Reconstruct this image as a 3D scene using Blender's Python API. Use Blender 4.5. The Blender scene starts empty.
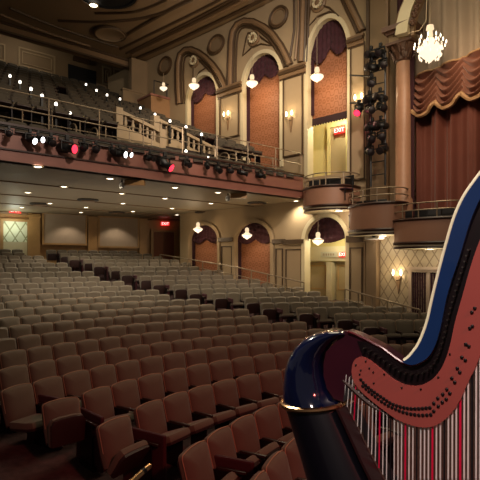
import bpy, bmesh, math, random
from mathutils import Vector, Matrix
random.seed(7)
scn = bpy.context.scene
COL = scn.collection
CH = 2.85                       # eye height above the front orchestra floor
F, PX0, PY0 = 480.0, 240.0, 262.0
PI = math.pi

# ------------------------------------------------------------------ helpers
def tag(o, label=None, cat=None, group=None, kind=None):
    if label: o['label'] = label
    if cat: o['category'] = cat
    if group: o['group'] = group
    if kind: o['kind'] = kind
    return o

def empty(name, M=None, label=None, cat=None, group=None):
    o = bpy.data.objects.new(name, None)
    COL.objects.link(o)
    o.empty_display_size = .1
    if M is not None: o.matrix_world = M
    return tag(o, label, cat, group)

class MB:
    def __init__(s): s.v = []; s.f = []; s.m = []; s.mi = 0
    def add(s, vs, fs):
        n = len(s.v); s.v += [tuple(v) for v in vs]
        for f in fs:
            s.f.append(tuple(i + n for i in f)); s.m.append(s.mi)
        return s
    def box(s, x0, x1, y0, y1, z0, z1):
        return s.add([(x, y, z) for z in (z0, z1) for y in (y0, y1) for x in (x0, x1)],
              [(0,2,3,1),(4,5,7,6),(0,1,5,4),(2,6,7,3),(0,4,6,2),(1,3,7,5)])
    def bbox(s, x0, x1, y0, y1, z0, z1, b=.01):
        # box with all edges chamfered
        vs = []; 
        bm = bmesh.new(); bmesh.ops.create_cube(bm, size=1)
        for v in bm.verts:
            v.co = Vector((x0 if v.co.x < 0 else x1, y0 if v.co.y < 0 else y1, z0 if v.co.z < 0 else z1))
        bmesh.ops.bevel(bm, geom=bm.edges[:], offset=b, segments=2, affect='EDGES', profile=.5)
        return s.bm(bm)
    def bm(s, bm):
        bm.verts.index_update()
        s.add([v.co[:] for v in bm.verts], [[v.index for v in f.verts] for f in bm.faces]); bm.free(); return s
    def tube(s, pts, r, n=6, caps=True, closed=False):
        pts = [Vector(p) for p in pts]; N = len(pts); vs = []; fs = []
        rad = r if isinstance(r, (list, tuple)) else [r] * N
        up = None
        for i, p in enumerate(pts):
            if closed: t = pts[(i + 1) % N] - pts[i - 1]
            else: t = pts[min(i + 1, N - 1)] - pts[max(i - 1, 0)]
            if t.length < 1e-9: t = Vector((0, 0, 1))
            t.normalize()
            if up is None:
                up = Vector((0, 0, 1)) if abs(t.z) < .9 else Vector((1, 0, 0))
            a = t.cross(up)
            if a.length < 1e-6: a = t.orthogonal()
            a.normalize(); up = a.cross(t).normalized()
            for k in range(n):
                c, d = math.cos(2*PI*k/n), math.sin(2*PI*k/n)
                vs.append(p + (a * c + up * d) * rad[i])
        M_ = N if closed else N - 1
        for i in range(M_):
            j = (i + 1) % N
            for k in range(n):
                l = (k + 1) % n
                fs.append((i*n+k, i*n+l, j*n+l, j*n+k))
        if caps and not closed:
            fs.append(tuple(reversed(range(n)))); fs.append(tuple(range((N-1)*n, N*n)))
        return s.add(vs, fs)
    def lathe(s, prof, n=12, M=None, cap=True):
        vs = []; fs = []
        for r, z in prof:
            for k in range(n):
                v = Vector((r*math.cos(2*PI*k/n), r*math.sin(2*PI*k/n), z))
                vs.append(M @ v if M is not None else v)
        for i in range(len(prof) - 1):
            for k in range(n):
                l = (k + 1) % n
                fs.append((i*n+k, i*n+l, (i+1)*n+l, (i+1)*n+k))
        if cap:
            fs.append(tuple(reversed(range(n)))); fs.append(tuple(range((len(prof)-1)*n, len(prof)*n)))
        return s.add(vs, fs)
    def grid(s, fn, nu, nv):
        vs = [fn(i / nu, j / nv) for j in range(nv + 1) for i in range(nu + 1)]
        fs = [(j*(nu+1)+i, j*(nu+1)+i+1, (j+1)*(nu+1)+i+1, (j+1)*(nu+1)+i) for j in range(nv) for i in range(nu)]
        return s.add(vs, fs)
    def prism(s, poly, a, b):
        # poly: list of points; a,b functions or offset vectors giving the two faces
        n = len(poly)
        vs = [Vector(p) + Vector(a) for p in poly] + [Vector(p) + Vector(b) for p in poly]
        fs = [tuple(range(n)), tuple(reversed(range(n, 2*n)))] + [(i, i+n, (i+1) % n + n, (i+1) % n) for i in range(n)]
        return s.add(vs, fs)
    def loft(s, loops, cap=True):
        n = len(loops[0]); vs = [p for l in loops for p in l]; fs = []
        for i in range(len(loops) - 1):
            for k in range(n):
                l = (k + 1) % n
                fs.append((i*n+k, i*n+l, (i+1)*n+l, (i+1)*n+k))
        if cap: fs.append(tuple(reversed(range(n)))); fs.append(tuple(range((len(loops)-1)*n, len(loops)*n)))
        return s.add(vs, fs)
    def mesh(s, name, mats, smooth=False):
        me = bpy.data.meshes.new(name)
        me.from_pydata(s.v, [], s.f)
        bm = bmesh.new(); bm.from_mesh(me)
        big = [f for f in bm.faces if len(f.verts) > 4]
        if big: bmesh.ops.triangulate(bm, faces=big)
        bmesh.ops.recalc_face_normals(bm, faces=bm.faces[:])
        if smooth:
            for f in bm.faces: f.smooth = True
            for e in bm.edges:
                if len(e.link_faces) == 2 and e.calc_face_angle(0) > .7: e.smooth = False
        keep = None
        bm.to_mesh(me); bm.free()
        if not isinstance(mats, (list, tuple)): mats = [mats]
        for m in mats: me.materials.append(m)
        return me
    def build(s, name, mats, parent=None, M=None, smooth=False):
        me = s.mesh(name, mats, smooth)
        o = bpy.data.objects.new(name, me); COL.objects.link(o)
        if parent is not None: o.parent = parent
        if M is not None:
            if parent is not None: o.matrix_local = M
            else: o.matrix_world = M
        return o

def struct(o): o['kind'] = 'structure'; return o

# ------------------------------------------------------------------ materials
def lin(c): return tuple((x/12.92 if x <= .04045 else ((x+.055)/1.055)**2.4) for x in c)
def hexc(h): return lin(tuple(int(h[i:i+2], 16)/255 for i in (0, 2, 4)))
def mat(name, col, rough=.6, metal=0, var=.12, scale=6, bump=0, bscale=60, coat=0, sheen=0, emit=None, es=0, spec=.5):
    m = bpy.data.materials.new(name); m.use_nodes = True
    nt = m.node_tree; b = nt.nodes['Principled BSDF']
    c = hexc(col) if isinstance(col, str) else col
    b.inputs['Roughness'].default_value = rough; b.inputs['Metallic'].default_value = metal
    b.inputs['Coat Weight'].default_value = coat; b.inputs['Sheen Weight'].default_value = sheen
    b.inputs['Specular IOR Level'].default_value = spec
    tc = nt.nodes.new('ShaderNodeTexCoord')
    nz = nt.nodes.new('ShaderNodeTexNoise'); nz.inputs['Scale'].default_value = scale; nz.inputs['Detail'].default_value = 3
    nt.links.new(tc.outputs['Object'], nz.inputs['Vector'])
    mx = nt.nodes.new('ShaderNodeMix'); mx.data_type = 'RGBA'
    mx.inputs[6].default_value = tuple(x*(1-var) for x in c) + (1,)
    mx.inputs[7].default_value = tuple(min(1, x*(1+var)) for x in c) + (1,)
    nt.links.new(nz.outputs['Fac'], mx.inputs[0]); nt.links.new(mx.outputs[2], b.inputs['Base Color'])
    if bump:
        n2 = nt.nodes.new('ShaderNodeTexNoise'); n2.inputs['Scale'].default_value = bscale
        nt.links.new(tc.outputs['Object'], n2.inputs['Vector'])
        bp = nt.nodes.new('ShaderNodeBump'); bp.inputs['Strength'].default_value = bump; bp.inputs['Distance'].default_value = .02
        nt.links.new(n2.outputs['Fac'], bp.inputs['Height']); nt.links.new(bp.outputs['Normal'], b.inputs['Normal'])
    if emit:
        b.inputs['Emission Color'].default_value = hexc(emit) + (1,); b.inputs['Emission Strength'].default_value = es
    return m
def pattern(name, c1, c2, kind, scale, rough=.6, axes=('X', 'Z')):
    m = mat(name, c1, rough); nt = m.node_tree; b = nt.nodes['Principled BSDF']
    tc = nt.nodes.new('ShaderNodeTexCoord'); sp = nt.nodes.new('ShaderNodeSeparateXYZ')
    nt.links.new(tc.outputs['Object'], sp.inputs[0])
    def math_(op, a, b_=None):
        n = nt.nodes.new('ShaderNodeMath'); n.operation = op
        for i, v in enumerate((a, b_)):
            if v is None: continue
            if isinstance(v, (int, float)): n.inputs[i].default_value = v
            else: nt.links.new(v, n.inputs[i])
        return n.outputs[0]
    X = math_('MULTIPLY', sp.outputs[axes[0]], scale); Z = math_('MULTIPLY', sp.outputs[axes[1]], scale * (.62 if kind == 'diamond' else .8))
    if kind == 'diamond':
        a = math_('ABSOLUTE', math_('SUBTRACT', math_('FRACT', math_('ADD', X, Z)), .5))
        c = math_('ABSOLUTE', math_('SUBTRACT', math_('FRACT', math_('SUBTRACT', X, Z)), .5))
        fac = math_('LESS_THAN', math_('MINIMUM', a, c), .07)
    else:
        sx = math_('SINE', math_('MULTIPLY', X, 6.283)); sz = math_('SINE', math_('MULTIPLY', Z, 6.283))
        p = math_('MULTIPLY', sx, sz)
        q = math_('SINE', math_('ADD', math_('MULTIPLY', p, 5.0), math_('MULTIPLY', Z, 6.283)))
        fac = math_('GREATER_THAN', q, .25)
    mx = nt.nodes.new('ShaderNodeMix'); mx.data_type = 'RGBA'
    mx.inputs[6].default_value = hexc(c1) + (1,); mx.inputs[7].default_value = hexc(c2) + (1,)
    nt.links.new(fac, mx.inputs[0]); nt.links.new(mx.outputs[2], b.inputs['Base Color'])
    return m
def emis(name, col, st):
    m = mat(name, col, .4, emit=col, es=st); return m

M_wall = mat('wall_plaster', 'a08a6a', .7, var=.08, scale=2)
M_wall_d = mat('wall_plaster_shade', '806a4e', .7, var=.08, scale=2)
M_mold = mat('moulding_gilt', '7a6044', .5, var=.15, scale=9)
M_moldd = mat('moulding_dark', '46331f', .5, var=.15, scale=9)
M_cream = mat('cream_paint', 'c9bb98', .5, var=.05)
M_tan = mat('tan_panel_fabric', 'a8947e', .9, var=.06, bump=.1)
M_wood = mat('honey_wood', 'a9814f', .45, var=.18, scale=4)
M_redwood = mat('fascia_mahogany', '86574a', .45, var=.12, scale=3)
M_boxf = mat('box_fascia', '9b7058', .5, var=.08, scale=3)
M_darkwood = mat('dark_cap_wood', '33190f', .4)
M_soffit = mat('soffit_paint', '8c7e66', .55, var=.06, scale=1)
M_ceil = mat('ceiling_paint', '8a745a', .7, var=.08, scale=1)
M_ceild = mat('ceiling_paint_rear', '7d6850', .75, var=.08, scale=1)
M_carpet = mat('carpet_floral', '4c3230', .95, var=.8, scale=9, bump=.2)
M_stage = mat('stage_boards', '20140d', .5, var=.2, scale=3)
M_seat = mat('seat_fabric', '64594a', .9, var=.14, scale=5, bump=.1, bscale=160, sheen=.12)
M_shell = mat('seat_shell', '301a16', .5)
M_arm = mat('armrest_wood', '2e1712', .4, coat=.15)
M_stand = mat('seat_iron', '1c1213', .45, metal=.3)
M_endp = mat('aisle_panel', '43161d', .7, var=.1)
M_pipe = mat('seat_piping', 'a08468', .8)
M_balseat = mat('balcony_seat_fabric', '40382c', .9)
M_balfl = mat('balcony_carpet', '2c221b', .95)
M_brass = mat('rail_brass', '94826a', .4, metal=.5, var=.1)
M_gold = mat('ring_brass', 'd8a878', .22, metal=1, var=.05)
M_black = mat('fixture_black', '0d0c0c', .45)
M_vel = mat('velvet_plum', '360d17', .85, var=.25, scale=4, sheen=.04)
M_damask = pattern('damask_panel', '9a6446', '86522f', 'damask', 2.6)
M_diam = pattern('diamond_wallpaper', 'a59578', '7e6e56', 'diamond', 3.0)
M_lattice = pattern('lattice_glass', 'd8dcc0', '9a9c74', 'diamond', 2.0)
M_yellow = mat('lobby_wall', 'c4b479', .7, var=.06)
M_yellowd = mat('lobby_door', '9c8862', .6, var=.06)
M_curt = mat('stage_curtain_red', '6b3424', .75, var=.15, scale=2, sheen=.2)
M_val = mat('valance_rose', '7a4a36', .7, var=.1, scale=3, sheen=.2)
M_creamc = mat('cream_drape', '94826f', .8, var=.08, scale=3)
M_fringe = mat('gold_fringe', 'b08a62', .7)
M_fringed = mat('fringe_dark', '2a1016', .8)
M_tan2 = mat('booth_tan', '8c6844', .6)
M_bal = mat('balustrade_plaster', 'a08a6c', .6)
M_stone = mat('column_marble', 'b08468', .4, var=.15, scale=5)
M_cap = mat('capital_bronze', '5c4030', .5, var=.2, scale=12)
M_plaque = mat('sign_plaque', 'b9b29c', .5)
M_crys = mat('crystal', '5a4a38', .2, emit='ffe0b4', es=1.0)
M_crys2 = mat('crystal_bright', '6a5a48', .2, emit='ffe6c4', es=1.5)
M_down = emis('downlight_lamp', 'fff0d8', 5)
M_step = emis('step_lamp', 'fff4e4', 3)
M_exit = emis('exit_face', 'd02020', 1.6)
M_exitl = emis('exit_letters', 'ffd0c8', 2.2)
M_redl = emis('red_lens', 'ff3048', 2.2)
M_pinkl = emis('pink_lens', 'ff3050', 1.8)
M_whl = emis('white_lens', 'ffffff', 4)
M_flame = emis('sconce_bulb', 'fff0c8', 7)
M_navy = mat('harp_navy_lacquer', '0a1230', .12, var=.2, coat=1, spec=.6)
M_navy2 = mat('harp_navy_crest', '1c3a6e', .18, var=.25, scale=5, coat=1)
M_maroon = mat('harp_neck_maroon', '3a1522', .3, var=.1, coat=.5)
M_recess = mat('harp_pin_recess', '12080c', .4)
M_plate = mat('harp_plate_copper', 'b25a52', .45, metal=.15, var=.08, scale=8)
M_rim = mat('harp_gilt_highlight', 'fff0cc', .35, emit=None)  # pale gilt, edge light put into the colour
M_wine = mat('harp_wine_edge', '5e1620', .25, coat=.6)
M_sbox = mat('harp_soundbox', '0a0912', .3, var=.3, coat=.3)
M_sboard = mat('harp_soundboard', '2a1416', .3, var=.2, scale=10)
M_strw = mat('string_gut', 'fffaf2', .4)
M_strr = mat('string_red', 'f01450', .4)
M_strk = mat('string_black', '1c1a20', .4)
M_steel = mat('pin_steel', 'b0a8a0', .25, metal=1)
M_pindark = mat('disc_dark', '14090b', .5)
M_wunder = mat('neck_underside', '3c2418', .55)
M_vent = mat('vent_grille', '2c2620', .6)
M_camw = mat('camera_white', 'd0ccc4', .4)

# ------------------------------------------------------------------ frames of reference
def ray(px, py): return ((px-PX0)/F, 1.0, (PY0-py)/F)
# house-left side wall (right of the picture): local x toward the stage, y outward, z above eye level
WO = Vector((3.46, 19.3, CH))
WX = Vector((.735, -.678, 0)).normalized(); WY = Vector((-WX.y, WX.x, 0))
M_W = Matrix((( WX.x, WY.x, 0, WO.x), (WX.y, WY.y, 0, WO.y), (0, 0, 1, WO.z), (0, 0, 0, 1)))
def wl(px, py, d=0.0):
    """picture point -> (x, z) on the wall plane shifted d outward"""
    q, _, v = ray(px, py); o = WO + WY * d
    Y = (o.x*WY.x + o.y*WY.y) / (q*WY.x + WY.y)
    p = Vector((q*Y, Y)) - Vector((WO.x, WO.y))
    return p.x*WX.x + p.y*WX.y, v*Y
# balcony: local x along the front, y toward the rear
BO = Vector((-6.1, 12.2, CH)); BX = Vector((.76, .65, 0)).normalized(); BY = Vector((-BX.y, BX.x, 0))
M_B = Matrix(((BX.x, BY.x, 0, BO.x), (BX.y, BY.y, 0, BO.y), (0, 0, 1, BO.z), (0, 0, 0, 1)))
def wb(px, py, t=0.0):
    q, _, v = ray(px, py); o = BO + BY * t
    Y = (o.x*BY.x + o.y*BY.y) / (q*BY.x + BY.y)
    p = Vector((q*Y, Y)) - Vector((BO.x, BO.y))
    return p.x*BX.x + p.y*BX.y, v*Y
# orchestra: arcs about S
SX, SY = 5.0, 2.6
def circ(px, r):
    q = (px-PX0)/F; a = q*q+1; b = -2*(SX*q+SY); c = SX*SX+SY*SY-r*r
    Y = (-b+math.sqrt(b*b-4*a*c))/2/a
    return q*Y, Y
def frame_arc(px, r):
    """frame on the arc of radius r at picture column px: x to the right, y outward, z above eye level"""
    X, Y = circ(px, r); y = Vector((X-SX, Y-SY, 0)).normalized(); x = Vector((y.y, -y.x, 0))
    return Matrix(((x.x, y.x, 0, X), (x.y, y.y, 0, Y), (0, 0, 1, CH), (0, 0, 0, 1)))
def on_frame(M, px, py):
    o = M.translation; n = M.col[1].to_3d(); x = M.col[0].to_3d(); q, _, v = ray(px, py)
    Y = (o.x*n.x+o.y*n.y)/(q*n.x+n.y); p = Vector((q*Y-o.x, Y-o.y, 0))
    return p.dot(x), v*Y
def W3(px, py, Y): q, _, v = ray(px, py); return Vector((q*Y, Y, CH+v*Y))
TOP = [-1.95,-1.87,-1.81,-1.75,-1.67,-1.57,-1.46,-1.365,-1.245,-1.13,-1.01,-.88,-.74,-.58,-.39,-.21,-.03,.13,.29,.45,.62,.78,.94]
R0, RP = 7.55, .95
def floor_z(r):
    k = (r-R0)/RP
    if k <= 0: return 0.0
    k = min(k, len(TOP)-1.001); i = int(k); f = k-i
    return max(0, CH-.9 + TOP[i]*(1-f)+TOP[i+1]*f)
RB = 27.4

# ------------------------------------------------------------------ camera
cam = bpy.data.cameras.new('camera'); co = bpy.data.objects.new('camera', cam); COL.objects.link(co)
co.location = (0, 0, CH); co.rotation_euler = (PI/2, 0, 0)
cam.sensor_width = 36; cam.lens = 36; cam.shift_y = (PY0-240)/480.0; cam.clip_end = 200; cam.clip_start = .05
scn.camera = co

# ------------------------------------------------------------------ SETTING
mb = MB()
NR = 40
mb.grid(lambda u, v: (lambda r, a: (SX+r*math.cos(a), SY+r*math.sin(a), floor_z(r)))(3.5+30*v, math.radians(215-185*u)), 60, 60)
struct(mb.build('floor', M_carpet, smooth=True))
mb = MB(); mb.box(-9, 12, -8, 2.35, 0, 1.15)
struct(mb.build('stage_floor', M_stage))

# rear orchestra wall: an arc
def arc_strip(mb, px0, px1, r, h0, h1, n=24):
    a = circ(px0, r); b = circ(px1, r)
    a0 = math.atan2(a[1]-SY, a[0]-SX); a1 = math.atan2(b[1]-SY, b[0]-SX)
    mb.grid(lambda u, v: (SX+r*math.cos(a0+(a1-a0)*u), SY+r*math.sin(a0+(a1-a0)*u), CH+h0+(h1-h0)*v), n, 1)
    return mb
wall = MB(); arc_strip(wall, -160, 205, RB, -.6, 2.62, 40)
struct(wall.build('wall_back', M_wood, smooth=True))
# skirting rail and header
mb = MB()
def arc_path(px0, px1, r, h, n=30):
    a = circ(px0, r); b = circ(px1, r)
    a0 = math.atan2(a[1]-SY, a[0]-SX); a1 = math.atan2(b[1]-SY, b[0]-SX)
    return [(SX+r*math.cos(a0+(a1-a0)*i/n), SY+r*math.sin(a0+(a1-a0)*i/n), CH+h) for i in range(n+1)]
mb.tube(arc_path(-150, 200, RB-.05, 2.5), .07); 
struct(mb.build('trim_1', M_mold))
trim_i = [1]
def trim(mb, m, M=None, smooth=False):
    trim_i[0] += 1
    return struct(mb.build('trim_%d' % trim_i[0], m, None, M, smooth))
def rect_frame(mb, x0, x1, z0, z1, w=.06, y0=-.05, y1=.0):
    mb.box(x0, x1, y0, y1, z0, z0+w); mb.box(x0, x1, y0, y1, z1-w, z1)
    mb.box(x0, x0+w, y0, y1, z0+w, z1-w); mb.box(x1-w, x1, y0, y1, z0+w, z1-w)

# fabric wall panels on the rear wall
for i, (a, b, yt, yb, lab) in enumerate([(42, 87, 213, 245, 'left'), (98, 139, 216.5, 248, 'right')]):
    Mx = frame_arc((a+b)/2, RB-.18)
    x0, h1 = on_frame(Mx, a, yt); x1, h1b = on_frame(Mx, b, yt); _, h0 = on_frame(Mx, (a+b)/2, yb)
    h1 = (h1+h1b)/2
    e = empty('wall_panel', Mx, 'wide taupe fabric wall panel with wooden frame under the balcony, %s of the two' % lab, 'wall panel', 'fabric panels on the rear wall')
    p = MB(); p.box(x0+.08, x1-.08, -.02, .12, h0+.08, h1-.08); p.build('fabric', M_tan, e)
    p = MB(); rect_frame(p, x0, x1, h0, h1, .09, -.06, .12); p.build('frame', M_wood, e)
# flat pilasters on the rear wall
for px, w in ((92.5, .5), (34, .55), (143, .45)):
    Mx = frame_arc(px, RB-.1); p = MB(); p.box(-w/2, w/2, -.12, .15, -.6, 2.5); p.box(-w/2-.04, w/2+.04, -.16, .15, 2.3, 2.42)
    trim(p, M_wood, Mx)

# rear-left lit door with lattice curtain + EXIT
def make_exit(Mx, w=.5, h=.22, label=''):
    e = empty('exit_sign', Mx, label, 'exit sign')
    p = MB(); p.box(-w/2, w/2, -.06, 0, -h/2, h/2); p.build('sign_box', M_exit, e)
    cu = bpy.data.curves.new('lettering', 'FONT'); cu.body = 'EXIT'; cu.align_x = 'CENTER'; cu.align_y = 'CENTER'; cu.size = h*.95; cu.extrude = .004
    cu.materials.append(M_exitl)
    tmp = bpy.data.objects.new('lettering_curve', cu); COL.objects.link(tmp)
    me = bpy.data.meshes.new_from_object(tmp.evaluated_get(bpy.context.evaluated_depsgraph_get()))
    bpy.data.objects.remove(tmp)
    t = bpy.data.objects.new('lettering', me); COL.objects.link(t); t.parent = e
    t.location = (0, -.07, 0); t.rotation_euler = (PI/2, 0, 0)
    return e
Mx = frame_arc(15, RB-.12)
x0, ht = on_frame(Mx, 3, 221); x1, _ = on_frame(Mx, 27, 221)
e = empty('door_1', Mx); e['kind'] = 'structure'
p = MB(); rect_frame(p, x0-.14, x1+.14, -.7, ht+.14, .14, -.1, .1); p.build('door_frame', M_wood, e)
p = MB(); p.box(x0, x1, -.03, .1, -.7, 1.02); p.build('door_panel', M_cream, e)
p = MB(); p.box(x0, x1, -.03, .05, 1.08, ht); p.box(x0, x1, -.05, .1, 1.02, 1.08); g = p.build('door_glass', M_lattice, e)
p = MB(); p.tube([(x1-.15, -.08, .2), (x1-.15, -.08, .45)], .02); p.build('handle', M_brass, e)
make_exit(frame_arc(15, RB-.25) @ Matrix.Translation((0, 0, on_frame(Mx, 15, 211)[1])), .55, .24, 'glowing red exit sign above the pale lattice door at the far left')
# second, wooden door by the corner
Mx = frame_arc(163, RB-.12)
x0, ht = on_frame(Mx, 153.5, 232); x1, _ = on_frame(Mx, 174, 232)
e = empty('door_2', Mx); e['kind'] = 'structure'
p = MB(); rect_frame(p, x0-.16, x1+.16, -.6, ht+.16, .16, -.1, .1); p.build('door_frame', M_wood, e)
p = MB(); p.box(x0, (x0+x1)/2-.01, -.02, .1, -.6, ht); p.build('door_leaf', mat('door_rust', '8a4a2c', .5), e)
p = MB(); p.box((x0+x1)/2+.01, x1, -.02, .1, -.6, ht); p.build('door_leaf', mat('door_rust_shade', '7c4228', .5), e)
make_exit(frame_arc(165, RB-.25) @ Matrix.Translation((0, 0, on_frame(Mx, 165, 224)[1])), .5, .22, 'red exit sign above the rust coloured double door by the side wall')

# ------------------------------------------------------------------ side wall with arches
def arch_wall(mb, x0, x1, z0, z1, ops, y=0.0):
    """plain wall with arched openings; ops = [(xa, xb, base, spring, top)]"""
    x = x0
    for xa, xb, zb, zs, zt in sorted(ops):
        mb.add([(x, y, z0), (xa, y, z0), (xa, y, z1), (x, y, z1)], [(0, 1, 2, 3)])
        if zb > z0: mb.add([(xa, y, z0), (xb, y, z0), (xb, y, zb), (xa, y, zb)], [(0, 1, 2, 3)])
        cx, rx, rz = (xa+xb)/2, (xb-xa)/2, zt-zs; n = 16
        prev = (xa, y, zs); px_ = xa
        for i in range(1, n+1):
            a = PI - PI*i/n; cur = (cx+rx*math.cos(a), y, zs+rz*math.sin(a))
            mb.add([prev, cur, (cur[0], y, z1), (prev[0], y, z1)], [(0, 1, 2, 3)])
            prev = cur
        x = xb
    mb.add([(x, y, z0), (x1, y, z0), (x1, y, z1), (x, y, z1)], [(0, 1, 2, 3)])
def arch_pts(op, grow=0, n=16, y=0.0, base=True):
    xa, xb, zb, zs, zt = op; cx, rx, rz = (xa+xb)/2, (xb-xa)/2+grow, zt-zs+grow
    pts = [(cx-rx, y, zb)] if base else []
    pts += [(cx+rx*math.cos(PI-PI*i/n), y, zs+rz*math.sin(PI-PI*i/n)) for i in range(n+1)]
    if base: pts += [(cx+rx, y, zb)]
    return pts
def op_from(pxa, pxb, pyt, pybase, pys):
    xa, _ = wl(pxa, 0); xb, _ = wl(pxb, 0); c = (pxa+pxb)/2
    return (xa, xb, wl(c, pybase)[1], wl(c, pys)[1], wl(c, pyt)[1])
LOW = [op_from(189.5, 218, 225, 275, 240), op_from(235.5, 271, 222.5, 290, 241), op_from(305.5, 346, 217, 300, 240)]
UPP = [op_from(188.5, 217, 76, 150, 98), op_from(244, 280.5, 54, 170, 82), op_from(308.5, 348, 19, 175, 57)]
SOFF = 2.55
WLX0, WLX1 = -16.0, wl(416, 0)[0]
w = MB(); CX = wl(180, 250)[0]; arch_wall(w, CX, 6.5, -3.4, SOFF+.3, LOW)
w.add([(CX, 0, -3.4), (CX, 4, -3.4), (CX, 4, SOFF+.3), (CX, 0, SOFF+.3)], [(0, 1, 2, 3)])
struct(w.build('wall_right', M_wall, None, M_W))
w = MB(); arch_wall(w, WLX0, WLX1, SOFF, 11.6, UPP)
struct(w.build('wall_right_upper', M_wall, None, M_W))

def frame_sweep(mb, op, w, d, y0=-.0, grow=0, base=True):
    a = arch_pts(op, grow, 20, 0, base); b = arch_pts(op, grow+w, 20, 0, base)
    n = len(a); 
    vs = [(x, y0-d, z) for x, _, z in a] + [(x, y0-d, z) for x, _, z in b] + [(x, y0, z) for x, _, z in b] + [(x, y0+.35, z) for x, _, z in a]
    fs = []
    for i in range(n-1):
        fs += [(i, i+1, n+i+1, n+i), (n+i, n+i+1, 2*n+i+1, 2*n+i), (i, 3*n+i, 3*n+i+1, i+1)]
    mb.add(vs, fs)

def swag(xa, xb, zt, drop, side, y, op, nsw=2):
    """scalloped top drape following the arch opening"""
    mb = MB(); cx, rx, rz = (op[0]+op[1])/2, (op[1]-op[0])/2, op[4]-op[3]
    def top(x):
        t = min(1, abs((x-cx)/rx)); return op[3]+rz*math.sqrt(max(0, 1-t*t))
    def fn(u, v):
        x = xa+(xb-xa)*u; zt_ = top(x)
        ph = (u*nsw) % 1.0
        bot = op[3]+rz*(.22 if drop < .5 else .38) - drop*(.25+.6*math.sin(PI*ph))+.25*(u-.3)*(drop > .5)
        z = zt_*(1-v)+min(bot, zt_)*v
        yy = y-.05-.07*math.sin(PI*ph)*v - .03*math.sin(v*22+2*math.sin(PI*ph))-.02*math.sin(u*60)
        return (x, yy, z)
    mb.grid(fn, 36, 12); return mb
def side_drape(xa, xb, z0, op, y):
    mb = MB(); cx, rx, rz = (op[0]+op[1])/2, (op[1]-op[0])/2, op[4]-op[3]
    def fn(u, v):
        x = xa+(xb-xa)*u; t = min(1, abs((x-cx)/rx)); zt = op[3]+rz*math.sqrt(max(0, 1-t*t))
        return (x, y-.04*math.sin(u*14), z0+(zt-z0)*v)
    mb.grid(fn, 10, 4); return mb
names3 = ['far', 'middle', 'near']
for lev, ops in (('lower', LOW), ('upper', UPP)):
    for i, op in enumerate(ops):
        xa, xb, zb, zs, zt = op
        p = MB(); frame_sweep(p, op, .17, .07)
        trim(p, M_cream if (lev == 'lower' and i == 2) else M_wall if lev == 'lower' else M_cream, M_W, True)
        # drapes
        lab = {'lower': ['far arch under the balcony', 'middle arch under the balcony', 'arch of the side lobby by the boxes'],
               'upper': ['small far upper arch', 'middle upper arch', 'tall near upper arch above the yellow lobby']}[lev][i]
        e = empty('arch_drape', M_W @ Matrix.Translation(((xa+xb)/2, .3, zb)), 'plum velvet drape hung in the ' + lab, 'drape', 'plum drapes in the arches')
        T = Matrix.Translation((-(xa+xb)/2, -.3, -zb))
        sw = swag(xa, xb, zt, (.38 if lev == 'lower' else .55 if i < 2 else .75), 0, .24, op, 2 if lev == 'upper' or i < 2 else 1)
        sw.build('swag', M_vel, e, T, True)
        dz = zb if not (i == 2) else (zs-.3 if lev == 'lower' else wl(328, 110)[1])
        if not (lev == 'lower' and i == 2):
            wd = .16 if i == 2 else .2
            side_drape(xa, xa+wd, dz, op, .2).build('side_curtain', M_vel, e, T, True)
            side_drape(xb-wd, xb, dz, op, .2).build('side_curtain', M_vel, e, T, True)
        # damask
        if not (lev == 'lower' and i == 2):
            z0 = zb-.3 if i < 2 else wl(328, 115)[1]
            p = MB(); p.prism([(x, .3, z) for x, _, z in arch_pts((xa, xb, z0, zs, zt))], (0, 0, 0), (0, .05, 0))
            o = p.build('damask_banner', M_damask, None, M_W)
            tag(o, 'orange damask cloth panel filling the ' + lab, 'wall hanging', 'damask panels in the arches')
            if i == 2:
                f = MB(); f.grid(lambda u, v: (xa+(xb-xa)*u, .27, z0+.08-(.3+.03*math.sin(u*90))*v), 60, 1)
                f.build('fringe', M_fringed, o)

# lobby rooms behind the two open arches
def lobby(op, z0, z1, depth, name):
    xa, xb = op[0]-1.2, op[1]+.9
    p = MB()
    p.add([(xa, depth, z0), (xb, depth, z0), (xb, depth, z1), (xa, depth, z1), (xa, .36, z0), (xb, .36, z0), (xb, .36, z1), (xa, .36, z1)],
          [(0, 1, 2, 3), (0, 3, 7, 4), (1, 5, 6, 2), (3, 2, 6, 7), (0, 4, 5, 1)])
    return struct(p.build(name, M_yellow, None, M_W))
lobby(LOW[2], LOW[2][2]-.4, 2.5, 2.2, 'wall_lobby_lower')
lobby(UPP[2], 3.1, UPP[2][4], 2.0, 'wall_lobby_upper')
# lower lobby doors, beam
D = 2.1
def lw(px, py, d=D): return wl(px, py, d)
p = MB(); a, zt = lw(313, 247); b, _ = lw(352, 247); _, z0 = lw(330, 261)
p.box(a-.5, b+.6, D-.25, D, z0, zt); trim(p, M_cream, M_W)
e = empty('lobby_door', M_W); 
for k, (pa, pb, dm) in enumerate(((309, 329, M_yellowd), (337, 352, M_yellowd))):
    a, zt = lw(pa, 262); b, _ = lw(pb, 262)
    e = empty('door_%d' % (3+k), M_W); e['kind'] = 'structure'
    p = MB(); p.box(a, b, D-.08, D, LOW[2][2]-.4, zt); p.build('door_panel', dm, e)
    p = MB(); rect_frame(p, a+.1, b-.1, LOW[2][2]+.3, zt-.15, .04, D-.1, D-.07); p.build('door_moulding', M_wood, e)
a, zt = lw(331, 262); b, _ = lw(336, 262)
p = MB(); p.box(a, b, D-.4, D, LOW[2][2]-.4, zt); trim(p, M_cream, M_W)
a, z = lw(329, 254.5, D-.27)
e = empty('wall_plaque', M_W @ Matrix.Translation((a, D-.27, z)), 'grey wall plaque with faint lettering over the lower lobby doors', 'sign')
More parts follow.
